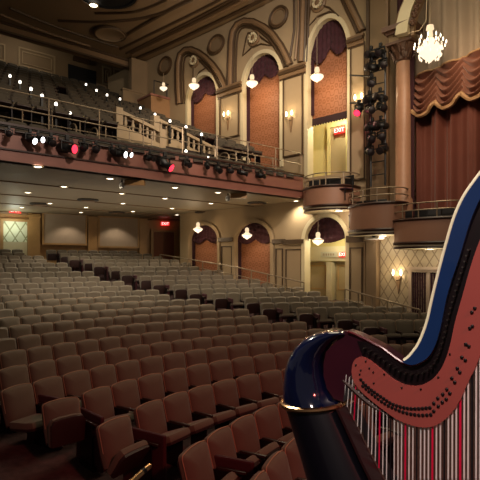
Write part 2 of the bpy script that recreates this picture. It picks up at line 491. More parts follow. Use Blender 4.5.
p = MB(); p.box(-.42, .42, -.03, 0, -.12, .12); p.build('plate', M_plaque, e)
p = MB()
for k in range(7): p.box(-.3+k*.09, -.3+k*.09+.045, -.035, -.03, -.05, .05)
p.build('lettering', M_mold, e)
a, z = lw(344, 254.5, D-.27)
make_exit(M_W @ Matrix.Translation((a, D-.27, z)), .42, .22, 'pinkish exit sign inside the lower lobby arch')
# upper lobby: inner door frame, exit sign, railing
D2 = 1.9
a, zt = wl(331, 128, D2); b, _ = wl(347, 128, D2)
e = empty('door_5', M_W); e['kind'] = 'structure'
p = MB(); rect_frame(p, a-.15, b+.15, 3.1, zt+.15, .15, D2-.1, D2); p.build('door_frame', M_yellow, e)
p = MB(); p.box(a, b, D2-.04, D2+.02, 3.1, zt); p.build('door_panel', M_yellowd, e)
a, zt = wl(340, 130.5, D2-.15)
make_exit(M_W @ Matrix.Translation((a, D2-.15, zt)), .5, .26, 'red exit sign in the yellow upper lobby above its doorway')

# upper wall dressing -------------------------------------------------
def wpt(px, py, y=-.06): x, z = wl(px, py); return (x, y, z)
def mold(pxs, r, m, y=-.05, n=6, closed=False):
    p = MB(); p.tube([wpt(a, b, y) for a, b in pxs], r, n, True, closed); return trim(p, m, M_W, True)
# outer hood mouldings over each upper arch
hoods = [
 [(180,104),(179,90),(178.6,75),(179,63),(181,55),(186,50.5),(192,50),(199,53),(206,58),(213,65),(219,73),(223,81),(226,88)],
 [(231,88),(231,70),(231.6,54),(232,42),(233.6,32),(238,25),(245,21.6),(254,22.4),(264.6,27.5),(273,34.5),(281,45.5),(287,57),(290.5,65)],
 [(302,62),(303,40),(303.5,20),(304,5),(304.5,-10),(312,-26),(328,-28),(342,-14),(352,8),(358,20),(363,31)]]
def offs(pts, d):
    out = []
    for i in range(len(pts)):
        a = Vector(pts[max(i-1, 0)]); b = Vector(pts[min(i+1, len(pts)-1)]); t = (b-a).normalized()
        out.append((pts[i][0]+t.y*d, pts[i][1]-t.x*d))
    return out
for h in hoods:
    mold(h, .12, M_mold, -.05, 8); mold(offs(h, 2.6), .06, M_moldd); mold(offs(h, -2.8), .06, M_moldd); mold(offs(h, -5.6), .045, M_moldd)
# stepped imposts
def impost(pa, ya, pb, yb):
    for k, (dy, d, m, hgt) in enumerate(((0, .16, M_mold, .1), (3, .24, M_moldd, .12), (5.5, .14, M_mold, .16), (9, .1, M_moldd, .08))):
        xa, za = wl(pa, ya+dy); xb, zb = wl(pb, yb+dy); z = (za+zb)/2
        p = MB(); p.box(xa, xb, -d, 0, z-hgt, z); trim(p, m, M_W)
impost(219, 87, 243, 84.5); impost(281, 70, 307, 64); impost(349, 40, 365, 33)
# pilaster panels below imposts
for pa, pb, yt, yb in ((221, 240, 98, 138), (284, 304, 80, 156), (351, 366, 47, 180)):
    xa, zt = wl(pa, yt); xb, _ = wl(pb, yt); z0 = wl((pa+pb)/2, yb)[1]
    p = MB(); p.box(xa-.1, xb+.1, -.05, 0, z0, zt+.2); trim(p, M_wall, M_W)
    p = MB(); rect_frame(p, xa, xb, z0, zt, .05, -.1, -.05); trim(p, M_moldd, M_W)
# spandrel triangle mouldings
for pts in ([(193,88),(194.5,66),(199,60),(206,62),(210,66),(200,72),(196,80)],
            [(243.5,56),(247,38),(249,33),(256,33),(264,39),(274,46),(262,44),(252,48)],
            [(309,27),(311,8),(318,4),(330,8),(340,17),(330,12),(318,17)]):
    mold(pts, .035, M_moldd, -.05, 5, True)
for pts in ([(341,-8),(350,-6),(358,12),(354,18),(347,4)], [(345,-5),(349,-3),(355,11),(353,13),(348,3)]):
    mold(pts, .035, M_moldd, -.05, 5, True)
# vertical moulding strips
mold([(295, -10), (295, 30), (291, 57)], .05, M_moldd); mold([(299, -10), (299, 30), (296, 60)], .06, M_mold)
mold([(180.5, 54), (172, 46), (160, 59)], .001, M_moldd)
# oval rings and medallions
def oval(px, py, rx, ry, lab):
    e = empty('oval_ornament', M_W @ Matrix.Translation(wpt(px, py, -.03)), lab, 'wall ornament', 'plaster ovals on the side wall')
    s = (wl(px+1, py)[0]-wl(px, py)[0]); sz = abs(wl(px, py+1)[1]-wl(px, py)[1])
    p = MB(); p.tube([(rx*s*math.cos(t*PI/12), -.05, ry*sz*math.sin(t*PI/12)) for t in range(24)], .07, 6, True, True); p.build('outer_ring', M_moldd, e, None, True)
    p = MB(); p.tube([(rx*.8*s*math.cos(t*PI/12), -.05, ry*.8*sz*math.sin(t*PI/12)) for t in range(24)], .035, 6, True, True); p.build('inner_ring', M_mold, e, None, True)
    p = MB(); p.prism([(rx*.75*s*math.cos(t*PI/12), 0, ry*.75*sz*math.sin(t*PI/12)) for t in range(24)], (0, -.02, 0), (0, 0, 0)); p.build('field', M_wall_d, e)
oval(166, 66, 6, 8, 'plaster oval ring at the far end beside the small arch'); oval(217, 45, 7.5, 8.5, 'plaster oval ring above the gap between far and middle arches')
oval(279.5, 17.5, 8.5, 9.5, 'large plaster oval ring above the gap between middle and near arches')
def medal(px, py, r, lab):
    e = empty('medallion', M_W @ Matrix.Translation(wpt(px, py, 0)), lab, 'wall ornament', 'shell medallions over the arches')
    p = MB(); R = Matrix.Rotation(PI/2, 4, 'X')
    p.lathe([(r, 0), (r, .06), (r*.8, .1), (r*.72, .05), (r*.5, .05), (r*.45, .12), (r*.2, .16), (.01, .17)], 16, R); p.build('rosette', M_mold, e, None, True)
    p = MB()
    for k in range(10):
        a = 2*PI*k/10; p.tube([(r*.35*math.cos(a), -.13, r*.35*math.sin(a)), (r*.62*math.cos(a), -.12, r*.62*math.sin(a))], [.05, .07])
    p.build('petals', M_cream, e, None, True)
medal(195, 61, .36, 'small rosette medallion over the far upper arch'); medal(254.5, 38.5, .36, 'rosette medallion over the middle upper arch'); medal(319, 3.5, .36, 'rosette medallion over the near upper arch at the top edge')

# lower wall dressing
for pa, pb, yt in ((221, 233, 238), (275, 284, 239.5), (285, 303, 240)):
    xa, zt = wl(pa, yt); xb, _ = wl(pb, yt)
    p = MB(); p.box(xa-.08, xb+.08, -.14, 0, zt-.18, zt); trim(p, M_moldd, M_W)
    p = MB(); rect_frame(p, xa+.05, xb-.05, wl(pa, 290)[1], zt-.4, .04, -.04, 0); trim(p, M_moldd, M_W)
xa, zt = wl(348, 236); xb, _ = wl(366, 236)
p = MB(); p.box(xa, xb, -.16, 0, zt-.26, zt); trim(p, M_moldd, M_W)
p = MB(); p.box(xa, xb, -.06, 0, -3.2, zt+.8); trim(p, M_wall, M_W)
p = MB(); rect_frame(p, xa+.1, xb-.1, -2.4, zt-.45, .05, -.1, -.06); trim(p, M_moldd, M_W)
xa, _ = wl(370, 236); xb, _ = wl(380, 236)
p = MB(); p.box(xa, xb, -.3, 0, -3.2, zt+.8); p.box(xa-.05, xb+.05, -.4, 0, zt-.26, zt); trim(p, M_wall_d, M_W)
xa, _ = wl(381, 250)
p = MB(); p.box(xa, 6.5, -.05, -.01, -3.4, 2.0); struct(p.build('wall_right_paper', M_diam, None, M_W))
# curtained door under the third box
xa, zt = wl(413, 272.5); xb, _ = wl(428, 272.5)
e = empty('door_6', M_W); e['kind'] = 'structure'
p = MB(); rect_frame(p, xa-.1, xb+.5, -2.9, zt+.12, .1, -.16, -.05); p.box(xb, xb+.12, -.16, -.05, -2.9, zt); p.box(xa-.16, xb+.56, -.22, -.05, zt+.1, zt+.2); p.build('door_frame', M_tan, e)
p = MB(); p.grid(lambda u, v: (xa+(xb-xa)*u, -.07-.025*math.sin(u*40), -2.9+(zt+2.9)*v), 50, 1); p.build('door_curtain', M_vel, e, None, True)
p = MB(); p.grid(lambda u, v: (xb+.12+.3*u, -.07-.025*math.sin(u*20), -2.9+(zt+2.9)*v), 30, 1); p.build('door_curtain', M_vel, e, None, True)

# ------------------------------------------------------------------ balcony
BX1 = wb(303, 200)[0]
p = MB(); p.box(-9, BX1, 0, .25, 2.58, 3.5); struct(p.build('balcony_front', M_redwood, None, M_B))
p = MB(); p.box(-9, BX1, -.1, .2, 2.58, 2.66); p.box(-9, BX1, -.05, .02, 2.66, 2.86); trim(p, M_redwood, M_B)
p = MB(); p.box(-9, BX1, -.09, .02, 2.86, 2.9); p.box(-9, BX1, -.08, .3, 3.5, 3.56); trim(p, M_darkwood, M_B)
# soffit: from the front to beyond the rear wall
p = MB(); p.add([(-9, .1, SOFF), (BX1+3, .1, SOFF), (BX1+3, 18, SOFF), (-9, 18, SOFF)], [(0, 1, 2, 3)])
struct(p.build('balcony_soffit', M_soffit, None, M_B))
# seams across the soffit
for t in (3.0, 6.2, 9.2):
    p = MB(); p.box(-9, BX1+1.5, t, t+.06, SOFF-.03, SOFF); trim(p, M_mold, M_B)
def bal_floor(t): return 2.82 + .3*t if t < 2.03 else 3.28 + .43*t + max(0, t-6)*.06
p = MB()
N = 17
for k in range(N):
    t0, t1 = .2+k*.92, .2+(k+1)*.92; z = bal_floor(t0)
    z9 = bal_floor(t1)
    p.add([(-10, t0, z), (14, t0, z), (14, t1, z), (-10, t1, z), (-10, t1, z9), (14, t1, z9)], [(0, 1, 2, 3), (3, 2, 5, 4)])
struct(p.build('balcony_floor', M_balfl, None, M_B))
# upper rear wall
TU = 15.7
p = MB(); p.add([(-12, TU, 8.5), (12, TU, 8.5), (12, TU, 13.4), (-12, TU, 13.4)], [(0, 1, 2, 3)])
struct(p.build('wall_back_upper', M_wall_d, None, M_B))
for i, (a, b, ya, yb, lab) in enumerate(((-12, 5, 40, 58, 'at the left edge'), (18, 55, 46.5, 66, 'between pilasters'), (113, 121, 68, 86, 'narrow, right of the dark doorway'), (102, 111, 66, 84, 'narrow, beside the dark doorway'))):
    x0, z1 = wb(a, ya, TU); x1, _ = wb(b, ya, TU); z0 = wb(a, yb, TU)[1]
    p = MB(); rect_frame(p, x0, x1, z0, z1, .09, -.08, 0); rect_frame(p, x0+.2, x1-.2, z0+.2, z1-.2, .05, -.06, 0)
    trim(p, M_wall, M_B @ Matrix.Translation((0, TU, 0)))
x0, z1 = wb(68, 64, TU); x1, _ = wb(96, 64, TU)
e = empty('door_7', M_B @ Matrix.Translation((0, TU, 0))); e['kind'] = 'structure'
p = MB(); p.box(x0, x1, -.04, 0, 8.5, z1); p.build('door_opening', mat('doorway_dark', '0a0b10', .8), e)
p = MB(); p.box(x0+.3, x1-.4, -.2, 0, z1+.28, z1+.55); p.build('door_header', M_moldd, e)

# ceilings
HC = 11.5
p = MB()
p.add([(-14, 12, HC), (14, 12, HC), (14, -16, HC+.0), (-14, -16, HC)], [(0, 1, 2, 3)])
struct(p.build('ceiling', M_ceil, None, M_B))
p = MB(); p.add([(-14, 12, HC), (14, 12, HC), (14, TU+.2, 13.0), (-14, TU+.2, 13.0)], [(0, 1, 2, 3)])
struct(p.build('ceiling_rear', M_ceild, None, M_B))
p = MB(); p.box(-14, 12, 11.6, 12, HC-.45, HC); trim(p, M_mold, M_B)
p = MB(); p.box(-14, 12, 11.5, 11.62, HC-.12, HC+.02); p.box(-14, 12, 11.52, 11.6, HC-.5, HC-.4); trim(p, M_moldd, M_B)
def cpt(px, py, h=HC-.03):
    q, _, v = ray(px, py); Y = h/v; return Vector((q*Y, Y, CH+h))
def cmold(pts, r, m):
    # resample as a smooth curve
    out = []
    n = len(pts)
    for i in range(n-1):
        p0, p1, p2, p3 = [Vector(pts[min(max(j, 0), n-1)]) for j in (i-1, i, i+1, i+2)]
        for s in range(6):
            t = s/6
            out.append(.5*((2*p1)+(p2-p0)*t+(2*p0-5*p1+4*p2-p3)*t*t+(3*p1-p0-3*p2+p3)*t**3))
    out.append(Vector(pts[-1]))
    p = MB(); p.tube([cpt(a, b) for a, b in out], r, 6); trim(p, m, None, True)
for pts, r, m in (
    ([(137,58),(170,43.5),(200,29.5),(235,13),(265,-2)], .09, M_moldd), ([(133,54),(200,22),(248,-2)], .12, M_mold),
    ([(126,53.5),(200,16),(234,-2)], .06, M_moldd), ([(130,52),(200,19),(240,-2)], .08, M_moldd),
    ([(120,49),(200,10),(222,-2)], .07, M_moldd),
    ([(116,41),(140,26.5),(171,9),(192,-1)], .09, M_moldd), ([(58,20.5),(100,21.8),(140,18.5),(168,10.5),(186,1)], .07, M_moldd),
    ([(95,13.3),(131,12.3),(150,7),(168,-1)], .06, M_moldd), ([(0,14),(40,30),(90,46)], .07, M_mold), ([(10,8),(60,28),(118,47)], .07, M_moldd)):
    cmold(pts, r, m)
e = empty('ceiling_medallion', Matrix.Translation(cpt(110, 33)), 'half round plaster medallion on the dark ceiling near the top', 'ceiling ornament')
p = MB(); R_ = .78
p.lathe([(R_, 0), (R_, -.06), (R_*.9, -.12), (R_*.8, -.06), (.02, -.05)], 24); p.build('disc', M_ceil, e, None, True)
p = MB(); p.tube([(R_*math.cos(t*PI/16), R_*math.sin(t*PI/16), -.07) for t in range(32)], .05, 6, True, True); p.build('ring', M_moldd, e, None, True)
# dark ceiling opening with lamp at the top
e = empty('ceiling_recess', Matrix.Translation(cpt(106, -9)), 'dark recessed light opening in the ceiling at the top edge', 'ceiling recess')
p = MB(); p.lathe([(1.3, -.02), (1.3, -.1), (1.2, -.1), (1.2, -.04), (.02, -.04)], 28); p.build('opening', mat('recess_black', '08070a', .9), e)
p = MB(); p.tube([(1.35*math.cos(t*PI/16), 1.35*math.sin(t*PI/16), -.06) for t in range(32)], .07, 6, True, True); p.build('rim', M_mold, e, None, True)

def round_light(name, M, r, label, group, m=M_down, cat='ceiling light'):
    e = empty(name, M, label, cat, group)
    p = MB(); p.lathe([(r*1.35, 0), (r*1.35, -.02), (r, -.03), (r, 0)], 14, None, False); p.build('trim_ring', M_cream, e)
    p = MB(); p.lathe([(r, -.012), (r*.6, -.03), (.01, -.035)], 14); p.build('lamp', m, e)
    return e
def lamp(kind, loc, power, col=(1, .86, .66), size=.1, spot=None, blend=.6, rot=None, name='lamp'):
    l = bpy.data.lights.new(name, kind); l.energy = power; l.color = col
    if kind in ('POINT', 'SPOT'): l.shadow_soft_size = size
    if kind == 'SPOT': l.spot_size = spot; l.spot_blend = blend
    o = bpy.data.objects.new(name, l); COL.objects.link(o); o.location = loc
    if rot is not None: o.rotation_euler = rot
    return o
def aim(o, tgt):
    d = Vector(tgt)-o.location; o.rotation_euler = d.to_track_quat('-Z', 'Y').to_euler(); return o
WARM = (1, .85, .66)
DL = [(38,166),(28,192),(64,186),(22,207),(50,203),(83,199),(86,207),(81,212),(110,178),(122,193),(123,203),(133,211),(175,187),(165,198),(172,208),(177,214.5),(218,192),(211,203),(217,212),(256,208),(296,200.5)]
ordn_ = lambda n: 'first second third fourth fifth sixth seventh eighth ninth tenth eleventh twelfth thirteenth fourteenth fifteenth sixteenth seventeenth eighteenth nineteenth twentieth'.split()[n-1]
for i, (a, b) in enumerate(DL):
    q, _, v = ray(a, b); Y = SOFF/v
    rank = sorted(range(len(DL)), key=lambda j: DL[j][0]).index(i)+1
    near = 'row of lights nearest the balcony front' if b < 193 and Y < 18 else 'deep under the balcony'
    lab = 'small recessed round downlight under the balcony, %s from the left' % ('twenty-first' if rank == 21 else ordn_(rank))
    round_light('downlight', Matrix.Translation((q*Y, Y, CH+SOFF)), .11, lab, 'downlights under the balcony')
    if i % 2 == 0 or b < 195:
        lamp('SPOT', (q*Y, Y, CH+SOFF-.06), 190, (1, .88, .68), .08, 2.5, .8, (0, 0, 0), 'downlight_beam')
for px in (71, 118):
    Mx = frame_arc(px, RB-1.0); P_ = Mx.translation + Vector((0, 0, SOFF-.08))
    lamp('SPOT', P_, 60, WARM, .06, 2.0, .5, (0, 0, 0), 'panel_beam')
# vents and small white cameras under the balcony
for a, b, lab in ((40, 203.5, 'far left'), (88, 199.5, 'second from the left'), (117, 212, 'third from the left'), (203, 212, 'deep near the far arch'), (257, 202.5, 'rightmost, with a round rim')):
    q, _, v = ray(a, b); Y = SOFF/v
    e = empty('ceiling_vent', Matrix.Translation((q*Y, Y, CH+SOFF)), 'dark air vent in the balcony underside, ' + lab, 'air vent', 'air vents under the balcony')
    p = MB(); p.lathe([(.42, 0), (.42, -.04), (.36, -.06), (.01, -.06)], 18); p.build('rim', M_vent, e)
    p = MB(); p.lathe([(.28, -.06), (.28, -.09), (.01, -.1)], 18); p.build('diffuser', M_mold, e)
for a, b, lab in ((122, 184, 'left'), (228, 197.5, 'right')):
    q, _, v = ray(a, b-4); Y = SOFF/v
    e = empty('ceiling_speaker', Matrix.Translation((q*Y, Y, CH+SOFF)), 'white oval speaker hanging under the balcony front, the %s one' % lab, 'speaker', 'white speakers under the balcony')
    p = MB(); p.box(-.02, .02, -.02, .02, -.08, 0); p.build('bracket', M_black, e)
    p = MB(); p.lathe([(.01, -.3), (.08, -.27), (.1, -.18), (.08, -.1), (.01, -.06)], 12); p.build('body', M_camw, e, None, True)
    p = MB(); p.box(.1, .7, -.12, .12, -.18, -.02); p.build('mount_plate', M_wood, e)

# railings
def railing(x0, x1, y, z, posts, rails, hgt, lab, post_step=None):
    e = empty('balcony_railing', M_B @ Matrix.Translation((x0, y, z)), lab, 'railing')
    L = x1-x0; n = posts
    for i in range(n+1):
        p = MB(); p.tube([(L*i/n, 0, 0), (L*i/n, 0, hgt)], .02, 6); p.build('post', M_brass, e)
    for r in rails:
        p = MB(); p.tube([(0, 0, r), (L, 0, r)], .018, 6); p.build('rail', M_brass, e)
    return e
railing(-6, BX1, .12, 3.56, 12, (.45, .9), .9, 'long brass railing along the balcony front, two rails')
x_a = wb(-10, 100, 2.0)[0]; x_b = wb(152, 130, 2.0)[0]; x_c = wb(214, 150, 2.0)[0]; x_d = wb(288, 160, 2.0)[0]
railing(x_a, x_b, 2.0, bal_floor(2.0), 6, (.35, .85, 1.3), 1.3, 'brass aisle railing behind the front balcony rows, left')
railing(x_c, x_d, 1.9, bal_floor(1.9), 4, (.4, .85, 1.2), 1.2, 'brass aisle railing behind the front balcony rows, right end')
for k, (px, py, lab) in enumerate(((87, 122, 'left end'), (243, 158, 'right of the balustrade'), (222, 152, 'right foot of the balustrade'))):
    x, z = wb(px, py, 1.6); z = bal_floor(1.6)
    e = empty('stair_handrail', M_B @ Matrix.Translation((x, 1.6, z)), 'looped brass stair handrail in the balcony, ' + lab, 'handrail', 'looped stair handrails')
    for dx in (-.35, .35):
        p = MB(); pts = [(dx, 0, 0), (dx, 0, .9)]+[(dx, .35-.35*math.cos(t*PI/8), .9+.35*math.sin(t*PI/8)*.6) for t in range(1, 9)]+[(dx, .7, .4)]
        p.tube(pts, .026, 6); p.build('rail_loop', M_brass, e, None, True)

# plaster balustrades round the stair opening
def balustrade(pa, pb, t, ya, yb, h, lab):
    xa, za = wb(pa, ya, t); xb, zb = wb(pb, yb, t)
    e = empty('balustrade', M_B @ Matrix.Translation((xa, t, za-h)), lab, 'balustrade', 'plaster balustrades in the balcony')
    L = xb-xa; dz = zb-za
    p = MB(); p.add([(x, y, z+dz*x/L) for x in (0, L) for y in (-.12, .12) for z in (h-.12, h)], [(0,1,3,2),(4,6,7,5),(0,4,5,1),(2,3,7,6),(0,2,6,4),(1,5,7,3)]); p.build('top_rail', M_bal, e)
    p = MB(); p.add([(x, y, z+dz*x/L) for x in (0, L) for y in (-.12, .12) for z in (0-.5, .1)], [(0,1,3,2),(4,6,7,5),(0,4,5,1),(2,3,7,6),(0,2,6,4),(1,5,7,3)]); p.build('base_rail', M_wall, e)
    n = max(4, int(L/.26))
    me = None
    for i in range(n+1):
        x = L*i/n
        if me is None:
            b = MB(); b.lathe([(.05, .1), (.05, .16), (.035, .2), (.075, .3), (.04, h-.24), (.05, h-.18), (.05, h-.1)], 8); me = b.mesh('baluster', M_bal, True)
        o = bpy.data.objects.new('baluster', me); COL.objects.link(o); o.parent = e; o.location = (x, 0, dz*i/n)
    for x in (0, L):
        p = MB(); p.box(x-.13, x+.13, -.14, .14, -.5+dz*x/L, h+.05+dz*x/L); p.build('newel_post', M_bal, e)
balustrade(118, 161, 2.9, 109.5, 131, .66, 'front cream balustrade beside the balcony stair opening, left')
balustrade(155, 214, 3.6, 117.5, 147.5, .66, 'long cream balustrade sloping down to the right in the balcony')

# projection booth at the rear right of the balcony
xa, zt = wb(151, 94, 9.0); xb, zt2 = wb(188, 103, 9.0); z0 = wb(160, 114, 9.0)[1]
e = empty('camera_booth', M_B @ Matrix.Translation((0, 9.0, 0)), 'tan boxed platform at the back of the balcony with lamps on it', 'platform')
p = MB(); p.box(xa, xb, 0, 2.2, z0-1.2, zt-.06); p.build('front_wall', M_tan2, e)
p = MB(); p.box(xa-.06, xb+.06, -.06, 2.26, zt-.06, zt+.04); p.build('top_board', M_redwood, e)
p = MB()
for px in (155, 168, 184): x = wb(px, 90, 9.0)[0]; p.tube([(x, .1, zt), (x, .1, zt+.8)], .025)
p.tube([(wb(155, 90, 9.0)[0], .1, zt+.8), (wb(184, 90, 9.0)[0], .1, zt+.8)], .025); p.build('guard_rail', M_black, e)
# tan wall return next to it
xa, zt = wb(136, 64, 10.5); xb, _ = wb(152, 64, 10.5)
p = MB(); p.box(xa, xb, 0, .3, 6.5, 11.4); trim(p, M_wall_d, M_B @ Matrix.Translation((0, 11.0, 0)))
xa, za = wb(122, 88, 10.5); xb, zb = wb(148, 99, 10.5)
p = MB(); p.box(xa, xb, -.1, .1, zb-.6, zb+.15); p.box(xa-.05, xb+.05, -.15, .15, zb+.15, zb+.22); trim(p, M_wall_d, M_B @ Matrix.Translation((0, 10.5, 0)))

# ------------------------------------------------------------------ stage lights
def spotlight(M, label, group, s=1.0, lens=None, tilt=.5, turn=0.0):
    """M: clamp point, body hangs below, pointing along local -y (house to stage)"""
    e = empty('stage_light', M, label, 'stage light', group)
    p = MB(); p.bbox(-.05*s, .05*s, -.05*s, .05*s, -.1*s, .04*s, .012*s); p.build('clamp', M_black, e)
    p = MB()
    for dx in (-.15, .15): p.box(dx*s-.012*s, dx*s+.012*s, -.03*s, .03*s, -.34*s, -.12*s)
    p.box(-.16*s, .16*s, -.03*s, .03*s, -.14*s, -.1*s); p.build('yoke', M_black, e)
    R = Matrix.Translation((0, 0, -.3*s)) @ Matrix.Rotation(turn, 4, 'Z') @ Matrix.Rotation(PI/2+tilt, 4, 'X')
    p = MB(); p.lathe([(.07*s, -.3*s), (.12*s, -.24*s), (.13*s, 0), (.1*s, .04*s), (.1*s, .16*s), (.13*s, .2*s), (.13*s, .24*s)], 12, R); p.build('body', M_black, e, None, True)
    p = MB(); p.lathe([(.115*s, .242*s), (.05*s, .26*s), (.01*s, .265*s)], 12, R); p.build('lens', lens or M_stand, e, None, True)
    return e
p = MB(); p.tube([(-8, -.22, 3.42), (BX1-.2, -.22, 3.42)], .02, 6)
o = p.build('lighting_pipe', M_black, None, M_B); tag(o, 'black lighting pipe running along the balcony front', 'pipe')
FL = [(10,124,.8,None,'leftmost on the balcony front, hanging alone'),(34,131,1,'w','with a glowing white lens, left part of the balcony front'),(42,132,.9,'w','second glowing white one, right beside its twin'),
      (52,133,1,None,'dark and tilted, right of the lit white pair'),(72,134,1.7,'r','large, with red glowing lens at the left'),(85,140,1,None,'dark, right of the large red lit lamp'),
      (97,142,1,None,'dark, second right of the red lit lamp'),(124,148,1.1,'w','white lit lens, middle of the balcony front'),(131,149.5,.9,'w','second white lit lens, middle of the balcony front'),(113,146,.8,None,'small, just left of the white lit pair'),(151,152,1,None,'dark, right of the white lit pair'),
      (170,154,1.8,'r','large, with red lens under the balustrade end'),(188,159,1,None,'dark, right of the second large red lamp'),(208,165,.8,None,'small and dark, low on the balcony front'),(219,164,1.05,None,'dark, first of the close trio at right'),
      (231,166,1,None,'dark, middle of the close trio at right'),(244,168,1,None,'dark, last of the close trio at right'),(262,171,1,None,'rightmost on the balcony front')]
for a, b, s, l, lab in FL:
    x, z = wb(a-(5 if l == 'r' else 4 if l == 'w' else 1), b, -.22)
    spotlight(M_B @ Matrix.Translation((x, -.22, 3.42)), 'black stage lamp ' + lab, 'stage lamps on the balcony front', s*.74 if l != 'r' else s*.62, {'w': M_whl, 'r': M_redl, None: None}[l], random.uniform(.15, .6), random.uniform(-.5, .9) if not l else .55)

# ------------------------------------------------------------------ step lights in the balcony
SL = [(10,76,9.6),(20,82,9.0),(31,89,8.2),(42,96,7.4),(56,104,6.4),(70,113.5,5.2),(86,84.5,13.0),(96.5,90.5,12.4),(107,95,11.6),(120,99,10.6),(140.5,108,9.0),(155,114.5,8.2),(170,121,7.4),(186,127,6.4),(201.5,134.5,5.4),(186,151.5,.6),(208,158,.6)]
for i, (a, b, t) in enumerate(SL):
    if i < 15:
        t = 2.1
        while t < 15 and wb(a, b, t)[1] > bal_floor(t)+1.0: t += .05
    x, z = wb(a, b, t)
    lab = 'small glowing step light in the balcony seats, ' + ('%s of the left aisle' % ['top', 'second', 'third', 'fourth', 'fifth', 'lowest'][i] if i < 6 else '%s of the long right aisle' % ['top', 'second', 'third', 'fourth', 'fifth', 'sixth', 'seventh', 'eighth', 'lowest'][i-6] if i < 15 else 'on the front rail, ' + ['left', 'right'][i-15])
    e = empty('step_light', M_B @ Matrix.Translation((x, t, z)), lab, 'step light', 'step lights in the balcony')
    p = MB(); p.lathe([(.02, .06), (.048, .03), (.048, -.04), (.02, -.055)], 10); p.build('lamp', M_step, e, None, True)
    p = MB(); p.box(-.03, .03, -.02, .08, -.9, -.06); p.build('post', M_black, e)

# ------------------------------------------------------------------ chandeliers & sconces
def chandelier(px, py, Y, s, label, chain):
    loc = W3(px, py, Y)
    e = empty('chandelier', Matrix.Translation(loc), label, 'chandelier', 'small crystal pendants in the arches')
    p = MB(); p.tube([(0, 0, .42*s), (0, 0, .42*s+chain)], .012); p.build('chain', M_brass, e)
    p = MB(); p.lathe([(.02*s, .46*s), (.1*s, .43*s), (.13*s, .3*s), (.11*s, .2*s), (.14*s, .12*s)], 12); p.build('crystal_neck', M_crys, e, None, True)
    p = MB(); p.lathe([(.14*s, .12*s), (.3*s, .05*s), (.32*s, -.03*s), (.22*s, -.15*s), (.09*s, -.22*s), (.02*s, -.28*s)], 14); p.build('crystal_bowl', M_crys2, e, None, True)
    p = MB(); p.tube([(.31*s*math.cos(t*PI/10), .31*s*math.sin(t*PI/10), .04*s) for t in range(20)], .02*s, 5, True, True); p.build('band', M_brass, e, None, True)
    return loc
def wall_Y(px, d=0): x, z = wl(px, 262, d); return WO.y + WX.y*x + WY.y*d
for px, py, lab, ch, pw in ((194, 85.5, 'crystal pendant lamp hanging before the far upper arch', .9, 25), (252, 83, 'crystal pendant lamp hanging before the middle upper arch', 1.2, 35), (317, 76.5, 'crystal pendant lamp hanging before the tall near upper arch', 2, 35),
                            (198, 229, 'crystal pendant lamp in the far lower arch under the balcony', .25, 14), (247, 235, 'crystal pendant lamp in the middle lower arch under the balcony', .35, 18), (318, 240.5, 'crystal pendant lamp in the lower lobby arch below the first box', .7, 14)):
    Y = wall_Y(px, -.65); loc = chandelier(px, py, Y, .82 if py < 120 else .72, lab, ch)
    lamp('POINT', loc - Vector((0, 0, .35)) - WY*.3, pw*2.2, (1, .72, .42), .15, name='pendant_glow')
loc = chandelier(163.5, 88, 24.2, .6, 'crystal pendant lamp standing above the tan platform in the balcony', .5)
def sconce(px, py, label, m=M_flame, pw=14):
    x, z = wl(px, py); e = empty('wall_sconce', M_W @ Matrix.Translation((x, -.05, z)), label, 'wall lamp', 'candle sconces on the side wall')
    p = MB(); p.add([(-.1, -.06, -.12), (.1, -.06, -.12), (0, -.06, -.75), (-.1, 0, -.12), (.1, 0, -.12), (0, 0, -.75)], [(0, 1, 2), (3, 5, 4), (0, 2, 5, 3), (1, 4, 5, 2), (0, 3, 4, 1)]); p.build('back_plate', M_mold, e)
    for dx in (-.14, .14):
        p = MB(); p.tube([(0, -.06, -.25), (dx*.6, -.14, -.22), (dx, -.16, -.08)], .02); p.build('arm', M_brass, e)
        p = MB(); p.lathe([(.02, -.08), (.045, 0), (.03, .08), (.004, .14)], 8, Matrix.Translation((dx, -.16, 0))); p.build('bulb', m, e, None, True)
    loc = M_W @ Vector((x, -.4, z+.05)); lamp('POINT', loc, pw, (1, .75, .45), .06, name='sconce_glow')
sconce(229, 115, 'lit candle sconce on the pilaster between far and middle upper arches'); sconce(292, 115, 'lit candle sconce on the pilaster between middle and near upper arches')
sconce(361, 98.5, 'lit candle sconce on the pilaster behind the red stage lamp', pw=18); sconce(399.5, 273, 'bright candle sconce on the diamond wallpaper below the boxes', pw=16)

